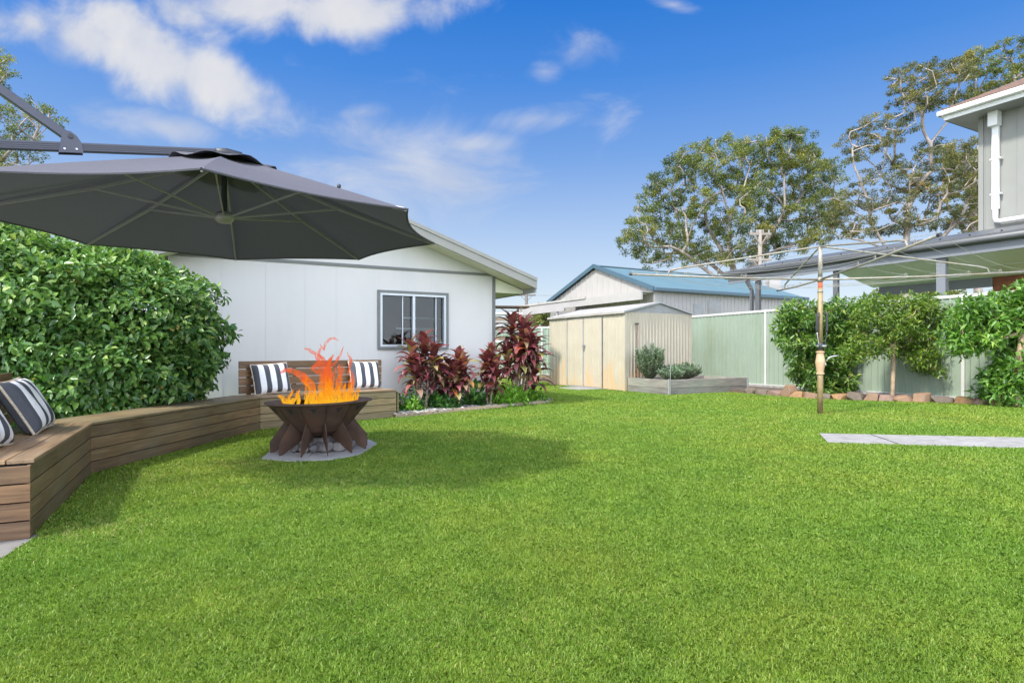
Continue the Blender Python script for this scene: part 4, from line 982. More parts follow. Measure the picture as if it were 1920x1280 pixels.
def clump_leaves(clumps, per, size, width, flat=.6, updown=0., tpl=(SLEAF, SLEAF_F), shell=.35, seed=0, tshift=None, tbias=0.):
    Vs = []; Fs = []; Ts = []; n0 = 0
    for ci, c in enumerate(clumps):
        r_ = c[3]; n = int(per * (r_ / np.mean([q[3] for q in clumps])) ** 2)
        d = rnd_unit(n); rr = rng.random(n)[:, None] ** shell; pos = np.array(c[:3]) + d * rr * r_ * np.array([1, 1, flat]) * rng.uniform(.75, 1.15, (n, 1))
        ld = rnd_unit(n) + d * .7 + np.array([0, 0, updown]); nm = rnd_unit(n) * .8 + np.array([0, 0, 1.]) + d * .5
        s_ = rng.uniform(.7, 1.25, n) * size
        V, Fc = scatter(tpl[0], tpl[1], pos, ld, nm, s_, s_ * width)
        t = np.clip(rng.normal(.45 + tbias + (c[4] if len(c) > 4 else 0), .16, n), 0, 1)
        Ts.append(np.repeat(t, len(tpl[1]))); Vs.append(V); Fs.append(Fc + n0); n0 += len(V)
    return np.concatenate(Vs), np.concatenate(Fs), np.concatenate(Ts)
def poly_points(outline, rad, n_try=4000, holes=()):
    o = np.array(outline, float); pts = []
    x0, y0 = o.min(0); x1, y1 = o.max(0)
    for _ in range(n_try):
        q = np.array([rng.uniform(x0, x1), rng.uniform(y0, y1)])
        if not inside(outline, np.array([q[0]]), np.array([q[1]]))[0]: continue
        if any(np.linalg.norm(q - h[:2]) < h[2] for h in holes): continue
        if all(np.linalg.norm(q - p_) > rad for p_ in pts): pts.append(q)
    return pts

# ------------------------------------------------------------------ CAMELLIA HEDGE
def hedge():
    E = [((-4.83, 7.05, 1.30), (1.36, 1.0, .93)), ((-5.75, 6.55, 1.38), (1.5, 1.0, 1.04)), ((-4.85, 6.6, .82), (1.25, .8, .78)), ((-6.3, 6.3, .9), (1.2, .9, .9)), ((-4.62, 7.15, .95), (1.05, .75, .72))]
    root = empty("camellia_bush", (-4.95, 6.85, 0)); tag(root, 'big rounded glossy dark green camellia bush behind the bench at left', 'bush')
    org = np.array([-4.95, 6.85, 0])
    pos = []; out = []
    for c, r_ in E:
        c = np.array(c); r_ = np.array(r_); n = int(26000 * (r_[0] * r_[2]))
        d = rnd_unit(n); lump = 1 + .07 * np.sin(d[:, 0] * 9 + 1.3 * np.sin(d[:, 2] * 7)) + .06 * np.sin(d[:, 2] * 11 + d[:, 1] * 8)
        dep = 1 - .36 * rng.random(n) ** 1.3 + rng.normal(0, .012, n)
        p_ = c + d * r_ * (lump * dep)[:, None]
        nn = unit(d / r_); ok = np.ones(n, bool)
        for c2, r2 in E:
            c2, r2 = np.array(c2), np.array(r2)
            if np.allclose(c, c2): continue
            ok &= np.linalg.norm((p_ - c2) / r2, axis=1) > .60
        ok &= (p_[:, 2] > .12) & ((nn[:, 1] < .55))
        pos.append(p_[ok]); out.append(nn[ok])
    pos = np.concatenate(pos); out = np.concatenate(out); n = len(pos)
    # keep clear of the bench
    seat = inside(BENCHP, pos[:, 0], pos[:, 1]) & (pos[:, 2] < .5); pos, out = pos[~seat], out[~seat]; n = len(pos)
    ld = out * .55 + rnd_unit(n) * .75 + np.array([0, 0, -.25]); nm = out * .7 + rnd_unit(n) * .55 + np.array([0, 0, .7])
    s_ = rng.uniform(.05, .105, n); V, Fc = scatter(BLEAF, BLEAF_F, pos - org, ld, nm, s_, s_ * .52)
    t = np.clip(rng.normal(.55, .18, n) + .12 * np.clip(pos[:, 2] - 1.2, -.5, 1), 0, .97); t[rng.random(n) < .004] = 1  # higher leaves tinted lighter, sunlit top put into the leaf colour
    mt = leaf_mat("camellia_leaf", [(0, (.024, .070, .022)), (.4, (.072, .175, .045)), (.75, (.19, .34, .075)), (.97, (.38, .50, .16)), (1, (.5, .38, .08))], .28, .25)
    np_mesh("foliage", V, Fc, mt, root, tint=np.repeat(t, 4))
    cl = [np.array(list(pos[i] - org) ) * .93 + np.array([0, 0, .05]) for i in rng.choice(n, 70, replace=False)]
    nodes, par, rad = tree_skeleton([(0.15, -.1, 0), (.12, -.12, .3), (.15, -.1, .6), (.1, -.1, .9)], [np.append(c, .1) for c in cl], .05, 4, rtip=.006)
    V, Fc = skel_mesh(nodes, par, rad); np_mesh("branches", V, Fc, m_dkbark, root, smooth=True)
    MB().tube([(.45, -.45, .25), (.62, -.62, .62), (.60, -.66, .86), (.5, -.6, 1.2)], [.045, .035, .025, .012], 8).tube([(.62, -.62, .62), (.45, -.68, .80), (.3, -.7, .82)], [.022, .016, .01], 6).build("stem", m_brbark, root, smooth=True)
hedge()
# timber fence far left behind the bench
tf = empty("timber_fence", (-9.4, 7.2, 0), R(4)); tag(tf, 'brown timber paling fence glimpsed at the far left behind the hedge', 'fence')
mb = MB(); x = 0
while x < 4.4: mb.box(x, x + .095, 0, .018, .05, 1.75 + .01 * math.sin(x * 40)); x += .102
mb.build("palings", wood_mat("paling_boards", (.12, .08, .05), (.22, .16, .10), (.33, .26, .17), .8), tf); MB().box(0, 4.4, .02, .06, .4, .48).box(0, 4.4, .02, .06, 1.4, 1.48).build("fence_rail", m_edge, tf)

# ------------------------------------------------------------------ CORDYLINES
m_cord = leaf_mat("cordyline_leaf", [(0, (.08, .024, .028)), (.3, (.16, .040, .048)), (.55, (.27, .080, .085)), (.72, (.40, .17, .15)), (.82, (.30, .19, .13)), (.90, (.32, .30, .08)), (.96, (.55, .22, .06)), (1, (.6, .10, .06))], .38, .22)
m_cstem = M("cane_stem", (.33, .27, .19), .8, .3, 30, .3)
def strap_leaf(base, az, L_, w, el0, droop, fold=.25, twist=0.):
    """arching pointed leaf, returns verts and quads"""
    n = 6; V = []; p_ = np.array(base, float); el = el0
    for i in range(n + 1):
        t = i / n; d = np.array([math.cos(az) * math.cos(el), math.sin(az) * math.cos(el), math.sin(el)])
        sd = np.array([-math.sin(az), math.cos(az), 0]); up = np.cross(sd, d) * -1
        ww = w * (math.sin(math.pi * min(1, (.12 + t * .88)) ** .9)) * .5 + .002
        if i == n: ww = .0015
        a = twist * t; s2 = sd * math.cos(a) + up * math.sin(a)
        V += [p_ - s2 * ww + up * fold * ww, p_.copy(), p_ + s2 * ww + up * fold * ww]
        p_ = p_ + d * L_ / n; el -= droop / n * (1 + t)
    Fc = []
    for i in range(n):
        for k in (0, 1): Fc.append((i * 3 + k, i * 3 + k + 1, (i + 1) * 3 + k + 1, (i + 1) * 3 + k))
    return V, Fc
def cordyline(base, stems, lab, seed, leafL=.36):
    rr = random.Random(seed); root = empty("cordyline", base); tag(root, lab, 'plant', 'burgundy cordylines in the pebble bed')
    V = []; Fc = []; T = []; st = MB()
    for (dx, dy, h, lx, ly) in stems:
        n = 7; pts = [(dx * .35 + (dx * .65) * (i / n) ** 1.3 + lx * math.sin(i * .9) * .02, dy * .35 + dy * .65 * (i / n), h * i / n) for i in range(n + 1)]
        st.tube(pts, [.017 - .006 * i / n for i in range(n + 1)], 7)
        top = np.array(pts[-1]); nl = 34
        low = .10 if h < .5 else .28
        for k in range(nl):
            f_ = k / nl; hh_ = -f_ * low * 1.6 + .03
            az = k * 2.4 + rr.uniform(-.3, .3); el = 1.35 - f_ * 1.25 + rr.uniform(-.15, .15)
            L_ = leafL * rr.uniform(.75, 1.1) * (.8 + .25 * math.sin(f_ * 3)); b_ = top + np.array([0, 0, hh_])
            v, q = strap_leaf(b_, az, L_, rr.uniform(.085, .125), el, rr.uniform(.4, 1.0) + f_ * .8, .3, rr.uniform(-.6, .6))
            n0 = len(V); V += v; Fc += [tuple(a + n0 for a in c) for c in q]
            t = min(.78, max(0, rr.gauss(.52 - f_ * .28, .16)))
            if rr.random() < .10 + .1 * f_: t = rr.uniform(.8, .93)
            if rr.random() < .035: t = rr.uniform(.94, 1)
            T += [t] * len(q)
        # dry hanging leaves
        for k in range(11):
            az = rr.uniform(0, 6.28); b_ = np.array(pts[rr.choice((4, 5, 6))]) + np.array([0, 0, rr.uniform(-.05, .05)])
            v, q = strap_leaf(b_, az, leafL * rr.uniform(.5, .8), .04, rr.uniform(-.9, -.1), .9, .6, 1.2)
            n0 = len(V); V += v; Fc += [tuple(a + n0 for a in c) for c in q]; T += [rr.choice((.08, .2, .8, .83, .86))] * len(q)
    st.build("stem", m_cstem, root, smooth=True)
    np_mesh("foliage", np.array(V), np.array(Fc), m_cord, root, tint=np.array(T), smooth=True)
def gp(px_, py_): Y = F / (py_ - 658); return Vector(((px_ - 960) / F * Y, Y, .03))
cordyline(gp(787, 771), [(-.14, 0, .98, 1, 0), (.06, .05, 1.10, -1, 0), (.22, 0, .95, 1, 0), (.32, .08, .72, -1, 0), (-.04, -.06, .72, 1, 0)], 'bushy burgundy cordyline in front of the window, leftmost of the four', 1)
cordyline(gp(857, 769), [(-.14, 0, .70, 1, 0), (-.02, -.03, .62, 1, 0), (.10, .02, .76, -1, 0), (.02, .06, .85, 1, 0)], 'shorter dark burgundy cordyline on bare canes right of the window, second from left', 2, .31)
cordyline(gp(917, 764), [(-.05, .05, .80, -1, 0), (.03, 0, .92, 1, 0), (.12, -.04, .68, -1, 0)], 'narrow burgundy cordyline at the house corner, second from right', 3, .31)
cordyline(Vector((.12, 11.35, .03)), [(-.12, .05, 1.50, 1, 0), (.10, 0, 1.38, -1, 0), (.28, .02, 1.05, 1, 0), (.0, -.06, 1.05, -1, 0), (.30, .0, .70, 1, 0), (-.2, 0, .9, 1, 0), (.18, -.05, 1.2, 1, 0)], 'tallest reddest cordyline clump beside the house corner, nearest the shed', 4, .46)

# left bed: soil, edging, pebbles, leafy plants
b_ = MB().prism(BED, -.03, .02).build("pebble_bed_soil", m_soil); tag(b_, kind='structure')
ed = MB(); EP = BED[:7]
for a, c in zip(EP[:-1], EP[1:]): ed.beam((a[0], a[1], .025), (c[0], c[1], .025), .03, .07)
o = ed.build("bed_edging", m_edge, bevel=.003); tag(o, 'thin timber strip edging the pebble bed along the lawn', 'garden edging')
def pebbles():
    import bmesh
    bm = bmesh.new(); bmesh.ops.create_icosphere(bm, subdivisions=1, radius=1); T = np.array([v.co[:] for v in bm.verts]); TF = np.array([[v.index for v in f.verts] for f in bm.faces]); bm.free()
    n = 2600; x = rng.uniform(-3.2, 1.0, n * 4); y = rng.uniform(8.9, 12.6, n * 4); ok = inside(BED, x, y) & ~inside(HOUSEP, x, y); x, y = x[ok][:n], y[ok][:n]; n = len(x)
    s_ = rng.uniform(.018, .05, n); a = rng.uniform(0, 6.28, n); ca, sa = np.cos(a), np.sin(a)
    Q = T[None] * (1 + rng.normal(0, .1, (n, len(T), 1))) * np.stack([s_, s_ * .7, s_ * .45], 1)[:, None, :]
    X = Q[:, :, 0] * ca[:, None] - Q[:, :, 1] * sa[:, None]; Y = Q[:, :, 0] * sa[:, None] + Q[:, :, 1] * ca[:, None]
    V = np.stack([X + x[:, None], Y + y[:, None], Q[:, :, 2] + .03 + rng.uniform(0, .025, n)[:, None]], 2).reshape(-1, 3)
    Fc = (TF[None] + (np.arange(n) * len(T))[:, None, None]).reshape(-1, 3)
    pm, nt, b, out = mat_base("pebbles"); geo = N_(nt, 'ShaderNodeNewGeometry')
    c = ramp_(nt, geo.outputs['Random Per Island'], [(0, (.10, .10, .095)), (.5, (.21, .20, .185)), (1, (.40, .385, .35))]); nt.links.new(c, b.inputs['Base Color']); b.inputs['Roughness'].default_value = .8
    o = np_mesh("pebbles", V, Fc, pm, smooth=True); tag(o, 'grey river pebbles covering the bed under the cordylines', 'pebbles', kind='stuff')
pebbles()
m_lime = leaf_mat("lime_leaf", [(0, (.07, .19, .015)), (.5, (.16, .36, .03)), (1, (.34, .55, .07))], .45, .3)
m_mid = leaf_mat("mid_green_leaf", [(0, (.02, .075, .015)), (.5, (.05, .15, .03)), (1, (.13, .28, .05))], .4, .25)
def low_plant(name, base, r3, n, size, mat, lab, width=.55, grp='low leafy plants in the pebble bed', tpl=(LEAF, LEAF_F), cat='plant'):
    root = empty(name, base); tag(root, lab, cat, grp)
    base = tuple(np.array(base) + np.array([-.07, .13, 0])); root.location = base
    d = rnd_unit(n); d[:, 2] = np.abs(d[:, 2]); rr = rng.random(n)[:, None] ** .45
    pos = d * rr * np.array(r3) * (1 + .22 * np.sin(d[:, :1] * 7 + d[:, 1:2] * 5)); ld = d * .6 + rnd_unit(n) * .7 + np.array([0, 0, .35]); nm = rnd_unit(n) * .6 + np.array([0, 0, 1.])
    s_ = rng.uniform(.7, 1.3, n) * size; V, Fc = scatter(tpl[0], tpl[1], pos, ld, nm, s_, s_ * width)
    np_mesh("foliage", V, Fc, mat, root, tint=np.repeat(np.clip(rng.normal(.5, .2, n), 0, 1), len(tpl[1])))
    st = MB()
    for k in range(9):
        a = rng.uniform(0, 6.28); st.tube([(0, 0, 0), (.4 * r3[0] * math.cos(a), .4 * r3[1] * math.sin(a), r3[2] * .4), (.75 * r3[0] * math.cos(a), .75 * r3[1] * math.sin(a), r3[2] * .75)], [.006, .004, .002], 5)
    st.build("stem", m_dkbark, root)
low_plant("leafy_plant", (-1.62, 9.62, .02), (.26, .22, .30), 330, .085, m_mid, 'mid green leafy plant beside the wooden bench end')
low_plant("leafy_plant", (-1.15, 10.0, .02), (.32, .22, .30), 380, .11, m_mid, 'broad leaved green plant between the first two cordylines')
low_plant("leafy_plant", (-1.52, 9.5, .02), (.18, .14, .20), 220, .06, m_lime, 'small light green plant at the foot of the leftmost cordyline')
low_plant("leafy_plant", (-.62, 10.55, .02), (.22, .2, .34), 200, .13, m_mid, 'upright broad leaved plant between second and third cordyline')
low_plant("leafy_plant", (-.22, 10.72, .02), (.32, .22, .27), 560, .075, m_lime, 'bright lime green plant spreading right of the third cordyline')
low_plant("leafy_plant", (.10, 10.98, .02), (.30, .22, .33), 560, .075, m_lime, 'tall bright lime plant in front of the tallest cordyline')
low_plant("leafy_plant", (.50, 11.42, .02), (.28, .22, .22), 380, .075, m_lime, 'low lime green plant at the right tip of the pebble bed')
low_plant("leafy_plant", (.30, 11.75, .02), (.3, .25, .30), 320, .10, m_mid, 'darker green plant behind the lime ones by the tallest cordyline')
# rosemary and herbs in planter
m_rose = leaf_mat("rosemary_leaf", [(0, (.05, .10, .045)), (.5, (.11, .19, .09)), (.9, (.19, .28, .14)), (1, (.42, .40, .42))], .6, .1)
def rosemary(base, lab, n_st, spread, h, name="rosemary_bush", dens=60, grp='herbs in the sleeper planter'):
    root = empty(name, base); tag(root, lab, 'herb', grp); V_ = []; F_ = []; T_ = []; n0 = 0; st = MB()
    for k in range(n_st):
        a = rng.uniform(0, 6.28); r_ = spread * rng.random() ** .6; hh_ = h * rng.uniform(.5, 1.08) * (1 - .22 * r_ / spread)
        tipx, tipy = r_ * math.cos(a), r_ * math.sin(a)
        tipx, tipy = tipx * (.8 if h > .6 else 1), tipy * (.8 if h > .6 else 1)
        pts = np.array([(tipx * (1.6 * t - .6 * t * t), tipy * (1.6 * t - .6 * t * t), hh_ * t) for t in np.linspace(0, 1, 6)]); st.tube(pts.tolist(), [.005] * 5 + [.002], 4)
        m_ = int(dens * hh_ / h) + 6; tt = rng.uniform(.12, 1, m_); pos = np.stack([np.interp(tt, np.linspace(0, 1, 6), pts[:, i]) for i in range(3)], 1)
        ld = rnd_unit(m_) * .8 + np.array([0, 0, .8]); s_ = rng.uniform(.035, .06, m_)
        V, Fc = scatter(SLEAF, SLEAF_F, pos, ld, rnd_unit(m_), s_, s_ * .3); V_.append(V); F_.append(Fc + n0); n0 += len(V); T_.append(np.clip(rng.normal(.5, .2, m_) + (tt > .93) * .2, 0, 1))
    st.build("stem", m_dkbark, root); np_mesh("foliage", np.concatenate(V_), np.concatenate(F_), m_rose, root, tint=np.concatenate(T_))
pz = hh - .07
def pp(x, y): return PLANT[0] + U * x + Vv * y + Vector((0, 0, pz))
rosemary(pp(.30, .95), 'tall spiky grey green rosemary bush in the left of the planter', 150, .46, .90, dens=170)
rosemary(pp(.85, .62), 'low dense dark herb clump in the middle of the planter', 190, .42, .40, "herb_clump", 90)
rosemary(pp(1.35, .85), 'low grey green herb clump at the right of the planter plants', 190, .44, .44, "herb_clump", 90)
rosemary(pp(.45, .40), 'short herb clump in the front left corner of the planter', 130, .34, .34, "herb_clump", 80)

# ------------------------------------------------------------------ SHRUB TREES AT THE FENCE
def shrub_tree(base, trunk, clumps, lab, mt, rt, per, size, width, seed):
    base = np.array(base); root = empty("shrub_tree", tuple(base)); tag(root, lab, 'tree', 'leafy shrub trees against the fence')
    cl = [np.append(np.array(c[:3]) - base, c[3:]) for c in clumps]
    nodes, par, rad = tree_skeleton(trunk, cl, rt, seed, rtip=.006, start=len(trunk) - 1); V, Fc = skel_mesh(nodes, par, rad)
    np_mesh("trunk", V, Fc, m_brbark, root, smooth=True)
    V, Fc, T = clump_leaves(cl, per, size, width, .85, -.1, (LEAF, LEAF_F), .6, tbias=.10); np_mesh("crown", V, Fc, mt, root, tint=T)
def fence_clumps(outline, rad_px, Y, dy, r_, Yf=None, holes=()):
    out = []
    for q in poly_points(outline, rad_px, 1500, holes):
        y = Y + rng.uniform(-dy, dy); y += (0 if Yf is None else Yf(q[0]))
        p_ = P(q[0], q[1], y); out.append((p_.x, p_.y, p_.z, r_ * rng.uniform(.75, 1.2), rng.normal(0, .08)))
    return out
m_citrus = leaf_mat("shrub_leaf", [(0, (.03, .085, .016)), (.4, (.075, .18, .032)), (.75, (.18, .30, .055)), (1, (.38, .44, .10))], .33, .36)
m_citrusy = leaf_mat("yellow_green_shrub_leaf", [(0, (.035, .085, .016)), (.4, (.10, .19, .030)), (.75, (.23, .33, .05)), (1, (.44, .46, .10))], .33, .36)
m_citrusb = leaf_mat("bright_shrub_leaf", [(0, (.035, .10, .018)), (.4, (.095, .22, .035)), (.75, (.19, .36, .06)), (1, (.38, .50, .11))], .33, .33)
shrub_tree((6.60, 13.25, .07), [(0, 0, 0), (.02, 0, .25), (.0, .02, .5), (.05, 0, .8)], fence_clumps([(1458, 605), (1475, 575), (1530, 572), (1590, 566), (1635, 570), (1640, 625), (1600, 650), (1590, 690), (1605, 730), (1560, 738), (1515, 730), (1488, 705), (1478, 650), (1462, 640)], 11.5, 13.3, .3, .20, holes=[(1605, 645, 20)]),
           'leafy shrub tree behind the clothesline pole against the green fence', m_citrus, .045, 80, .13, .36, 21)
shrub_tree((7.42, 11.75, .07), [(0, 0, 0), (.01, 0, .35), (.03, .02, .7), (.02, 0, 1.0)], fence_clumps([(1600, 572), (1640, 562), (1700, 558), (1780, 560), (1800, 600), (1790, 650), (1775, 700), (1735, 695), (1700, 672), (1650, 660), (1615, 672), (1570, 672), (1580, 650), (1615, 640), (1600, 600)], 11.5, 11.9, .3, .19),
           'middle slender trunk shrub tree with fine yellow green crown at the fence', m_citrusy, .04, 100, .085, .42, 22)
shrub_tree((8.46, 10.1, .08), [(0, 0, 0), (-.02, 0, .3), (.02, .0, .55), (.06, 0, .9), (.12, 0, 1.2)], fence_clumps([(1785, 590), (1820, 568), (1880, 560), (1960, 520), (2020, 560), (2000, 700), (1960, 770), (1880, 762), (1845, 735), (1862, 695), (1900, 660), (1850, 650), (1800, 655), (1780, 640)], 12, 10.3, .3, .20, holes=[(1862, 655, 14), (1905, 640, 12)]),
           'brightest large leaved shrub tree at the right edge of the fence', m_citrusb, .06, 75, .13, .36, 23)

# ------------------------------------------------------------------ ROTARY CLOTHESLINE
def clothesline():
    bx, by = 4.90, 9.58; root = empty("rotary_clothesline", (bx, by, 0)); tag(root, 'tall rotary clothesline with rusty pole and four wide galvanised arms', 'clothesline')
    hz_ = 2.135
    MB().tube([(0, 0, 0), (0, 0, .98)], .044, 14).build("lower_pole", m_rustpole, root, smooth=True)
    MB().lathe([(.044, .63), (.062, .635), (.062, .655), (.048, .66), (.070, .80), (.071, .83), (.050, .97), (.064, .975), (.064, .995), (.040, 1.0)], 16).build("crank_housing", m_copper, root, smooth=False)
    MB().tube([(0, 0, .98), (0, 0, 2.0)], .038, 14).build("upper_pole", m_rustpole, root, smooth=True)
    MB().tube([(0, 0, 1.95), (0, 0, 2.10)], .034, 14).build("rust_sleeve", m_orange, root, smooth=True)
    MB().tube([(0, 0, 1.93), (0, 0, 1.96)], .042, 12).tube([(0, 0, 2.10), (0, 0, 2.17)], .045, 12).build("collar", m_galv, root, smooth=True)
    MB().tube([(0, 0, 2.1), (0, 0, 2.66)], .033, 14).build("top_pole", m_galv, root, smooth=True)
    MB().tube([(.05, -.01, .80), (.13, -.03, .90), (.17, -.04, .915), (.26, -.05, .93)], [.01, .01, .014, .014], 8).tube([(.04, 0, .78), (.08, -.01, .80)], .035, 10).build("crank_handle", m_steel, root, smooth=True)
    tips = [Vector((1.97 - bx, 10.04 - by, 2.28)), Vector((4.69 - bx, 6.61 - by, 2.275)), Vector((8.45 - bx, 9.80 - by, 2.29)), Vector((5.62 - bx, 12.75 - by, 2.275))]
    hub = Vector((0, 0, hz_))
    for k, t in enumerate(tips):
        a = MB().tube([hub + (t - hub) * .01, hub.lerp(t, .5) + Vector((0, 0, -.015)), t], .0165, 10).build("arm", m_galv, root, smooth=True)
        MB().tube([t - (t - hub).normalized() * .03, t + (t - hub).normalized() * .02], .022, 8).build("end_plug", m_black, a)
        hk = MB()
        for f_ in (.4, .55, .7, .85, .985):
            c = hub.lerp(t, f_) + Vector((0, 0, .016 - .015 * 4 * f_ * (1 - f_))); dd = (t - hub).normalized() * .018
            hk.tube([c - dd, c - dd * .9 + Vector((0, 0, .035)), c + Vector((0, 0, .048)), c + dd * .9 + Vector((0, 0, .035)), c + dd], .0045, 5)
        hk.build("hook", m_galv, a)
        e = hub.lerp(t, .79) + Vector((0, 0, .05)); top = Vector((0, 0, 2.655))
        dn = (t - hub).normalized(); 
        MB().tube([top, top.lerp(e, .1) + Vector((0, 0, .012)), top.lerp(e, .93) + Vector((0, 0, .035)), e + Vector((0, 0, .03)) - dn * .02, e + Vector((0, 0, -.02)) + dn * .01, e + Vector((0, 0, -.06)) + dn * .01], .0145, 8).build("brace", m_galv, root, smooth=True)
    for f_ in (.985, .85, .7, .55, .4):
        w = MB()
        for k in range(4):
            a = hub.lerp(tips[k], f_) + Vector((0, 0, .03)); b_ = hub.lerp(tips[(k + 1) % 4], f_) + Vector((0, 0, .03)); sag = .035 + .03 * ((k * 7 + int(f_ * 20)) % 3)
            w.tube([a.lerp(b_, s) - Vector((0, 0, sag * 4 * s * (1 - s))) for s in (0, .17, .33, .5, .67, .83, 1)], .0028, 4, caps=False)
        w.build("line", m_wire, root)
clothesline()
lp = empty("garden_shears", (4.90, 9.53, 1.08)); tag(lp, 'long handled shears with black grips strapped upright to the clothesline pole', 'shears')
for sg in (-1, 1):
    MB().tube([(sg * .045, 0, 0), (sg * .05, 0, .04), (sg * .075, 0, .18), (sg * .078, 0, .24)], .0085, 8).build("handle_arm", m_steel if sg < 0 else m_black, lp, smooth=True)
    MB().tube([(sg * .078, 0, .22), (sg * .080, 0, .25), (sg * .078, 0, .48), (sg * .07, 0, .51), (sg * .04, 0, .515)], [.014, .020, .019, .018, .014], 10).build("grip", m_black, lp, smooth=True)
MB().tube([(0, .05, -.06), (0, .05, .05)], .052, 14).build("clamp", m_black, lp, smooth=True)
MB().tube([(-.065, .04, .0), (.07, .0, .0)], .02, 10).build("pivot", m_steel, lp, smooth=True)

# ------------------------------------------------------------------ NEIGHBOUR: BLUE ROOF SHED
def blue_shed():
    root = empty("neighbour_garage", (5.2, 22.0, 0), AU); tag(root, 'pale metal garage with blue corrugated gable roof beyond the fence', 'garage')
    Wd, Ln, ze, za = 7.04, 8.35, 3.28, 4.50
    # gable wall lies along local y at x = 0, facing -x
    f_ = MB().ribbed(Wd, ze, .38, .05, .02, x0=0, z0=0, top=lambda x: ze + (za - ze) * (1 - abs(x - Wd / 2) / (Wd / 2)) - .05); f_.build("gable_wall", m_gwall, root, (0, Wd, 0), (0, 0, R(-90)))
    MB().ribbed(Ln - .1, ze, .2, .05, .02, x0=.1, z0=0).build("side_wall", m_ngrey, root)
    MB().box(-.03, .22, -.03, .02, 0, ze).build("corner_post", m_gwall, root)
    MB().box(Ln - .01, Ln, 0, Wd, 0, ze).box(0, Ln, Wd - .01, Wd, 0, ze).build("back_wall", m_ngrey, root)
    # roof with fine corrugation, ridge along local x
    for sg in (0, 1):
        n = 170; V = []; Fc = []
        for i in range(n * 2 + 1):
            x = -.12 + (Ln + .3) * i / (2 * n); dz = .012 * (i % 2)
            for (y, z) in (((-.12 if not sg else Wd + .12), ze - .04), (Wd / 2, za + .0)): V.append((x, y, z + dz + .03))
        for i in range(n * 2): Fc.append((i * 2, i * 2 + 2, i * 2 + 3, i * 2 + 1) if not sg else (i * 2, i * 2 + 1, i * 2 + 3, i * 2 + 2))
        MB().add(V, Fc).build("roof", m_blue, root)
    MB().box(-.14, Ln + .2, -.22, -.10, ze - .10, ze + .03).build("gutter", m_blued, root, bevel=.02)
    MB().box(-.14, Ln + .2, Wd / 2 - .12, Wd / 2 + .12, za + .03, za + .06).build("ridge_cap", m_blue, root)
    for sg in (0, 1):
        y0 = -.12 if not sg else Wd + .12
        MB().beam((-.14, y0, ze - .02), (-.14, Wd / 2, za + .03), .05, .16).build("barge_flashing", m_blued, root)
    w = MB()
    wn = MB().box(2.7, 3.4, -.03, .0, 2.2, 2.95).build("window", m_shedtrim, root); MB().box(2.76, 3.34, -.036, -.032, 2.26, 2.89).build("pane", m_shedtrim, wn)
    wn = MB().box(1.95, 2.45, -.03, .0, 2.2, 2.8).build("window", m_shedtrim, root); MB().box(2.0, 2.4, -.036, -.032, 2.25, 2.75).build("pane", m_shedtrim, wn)
    # lean-to awning across the gable front
    z = 3.16
    aw = MB().box(-.62, -.55, -.0, 5.0, z - .30, z).build("awning", m_ngrey, root)
    MB().box(-.55, -.03, 0.0, 5.0, z - .03, z - .005).box(-.66, -.60, 3.4, 9.4, z - .02, z + .06).build("awning_sheet", m_shedroof, aw)
    MB().box(-.62, -.55, 5.0, 9.2, z - .42, z - .02).build("awning_beam", m_ngrey, aw)
    MB().box(-.58, -.50, 5.6, 5.68, 0, z - .3).box(-.58, -.50, 8.9, 8.98, 0, z - .3).build("awning_post", m_ngrey, aw)
    MB().ribbed(Wd - .1, z - .4, .25, .05, .02, x0=0, z0=0, y=-.01).build("shade_toned_wall", m_shedtrim, root, (-.02, Wd, 0), (0, 0, R(-90)))  # second wall sheet in darker grey, awning shade put into its colour
blue_shed()

# ------------------------------------------------------------------ NEIGHBOUR: PATIO ROOF AND UPPER STOREY
def brick_mat():
    m, nt, b, out = mat_base("red_brick"); tc = N_(nt, 'ShaderNodeTexCoord'); mp = N_(nt, 'ShaderNodeMapping'); nt.links.new(tc.outputs['Object'], mp.inputs[0]); mp.inputs['Rotation'].default_value = (R(90), 0, 0)
    br = N_(nt, 'ShaderNodeTexBrick'); nt.links.new(mp.outputs[0], br.inputs['Vector']); br.inputs['Scale'].default_value = 1; br.inputs['Brick Width'].default_value = .24; br.inputs['Row Height'].default_value = .086; br.inputs['Mortar Size'].default_value = .006
    br.inputs['Color1'].default_value = (.24, .075, .035, 1); br.inputs['Color2'].default_value = (.32, .12, .055, 1); br.inputs['Mortar'].default_value = (.12, .08, .06, 1)
    nt.links.new(mix_(nt, .5, br.outputs[0], ramp_(nt, noise_(nt, 9, 5), [(.3, (.6,) * 3), (.7, (1.3,) * 3)]), 'MULTIPLY'), b.inputs['Base Color']); b.inputs['Roughness'].default_value = .85
    bump_(nt, b, br.outputs['Fac'], -.6, .01); return m
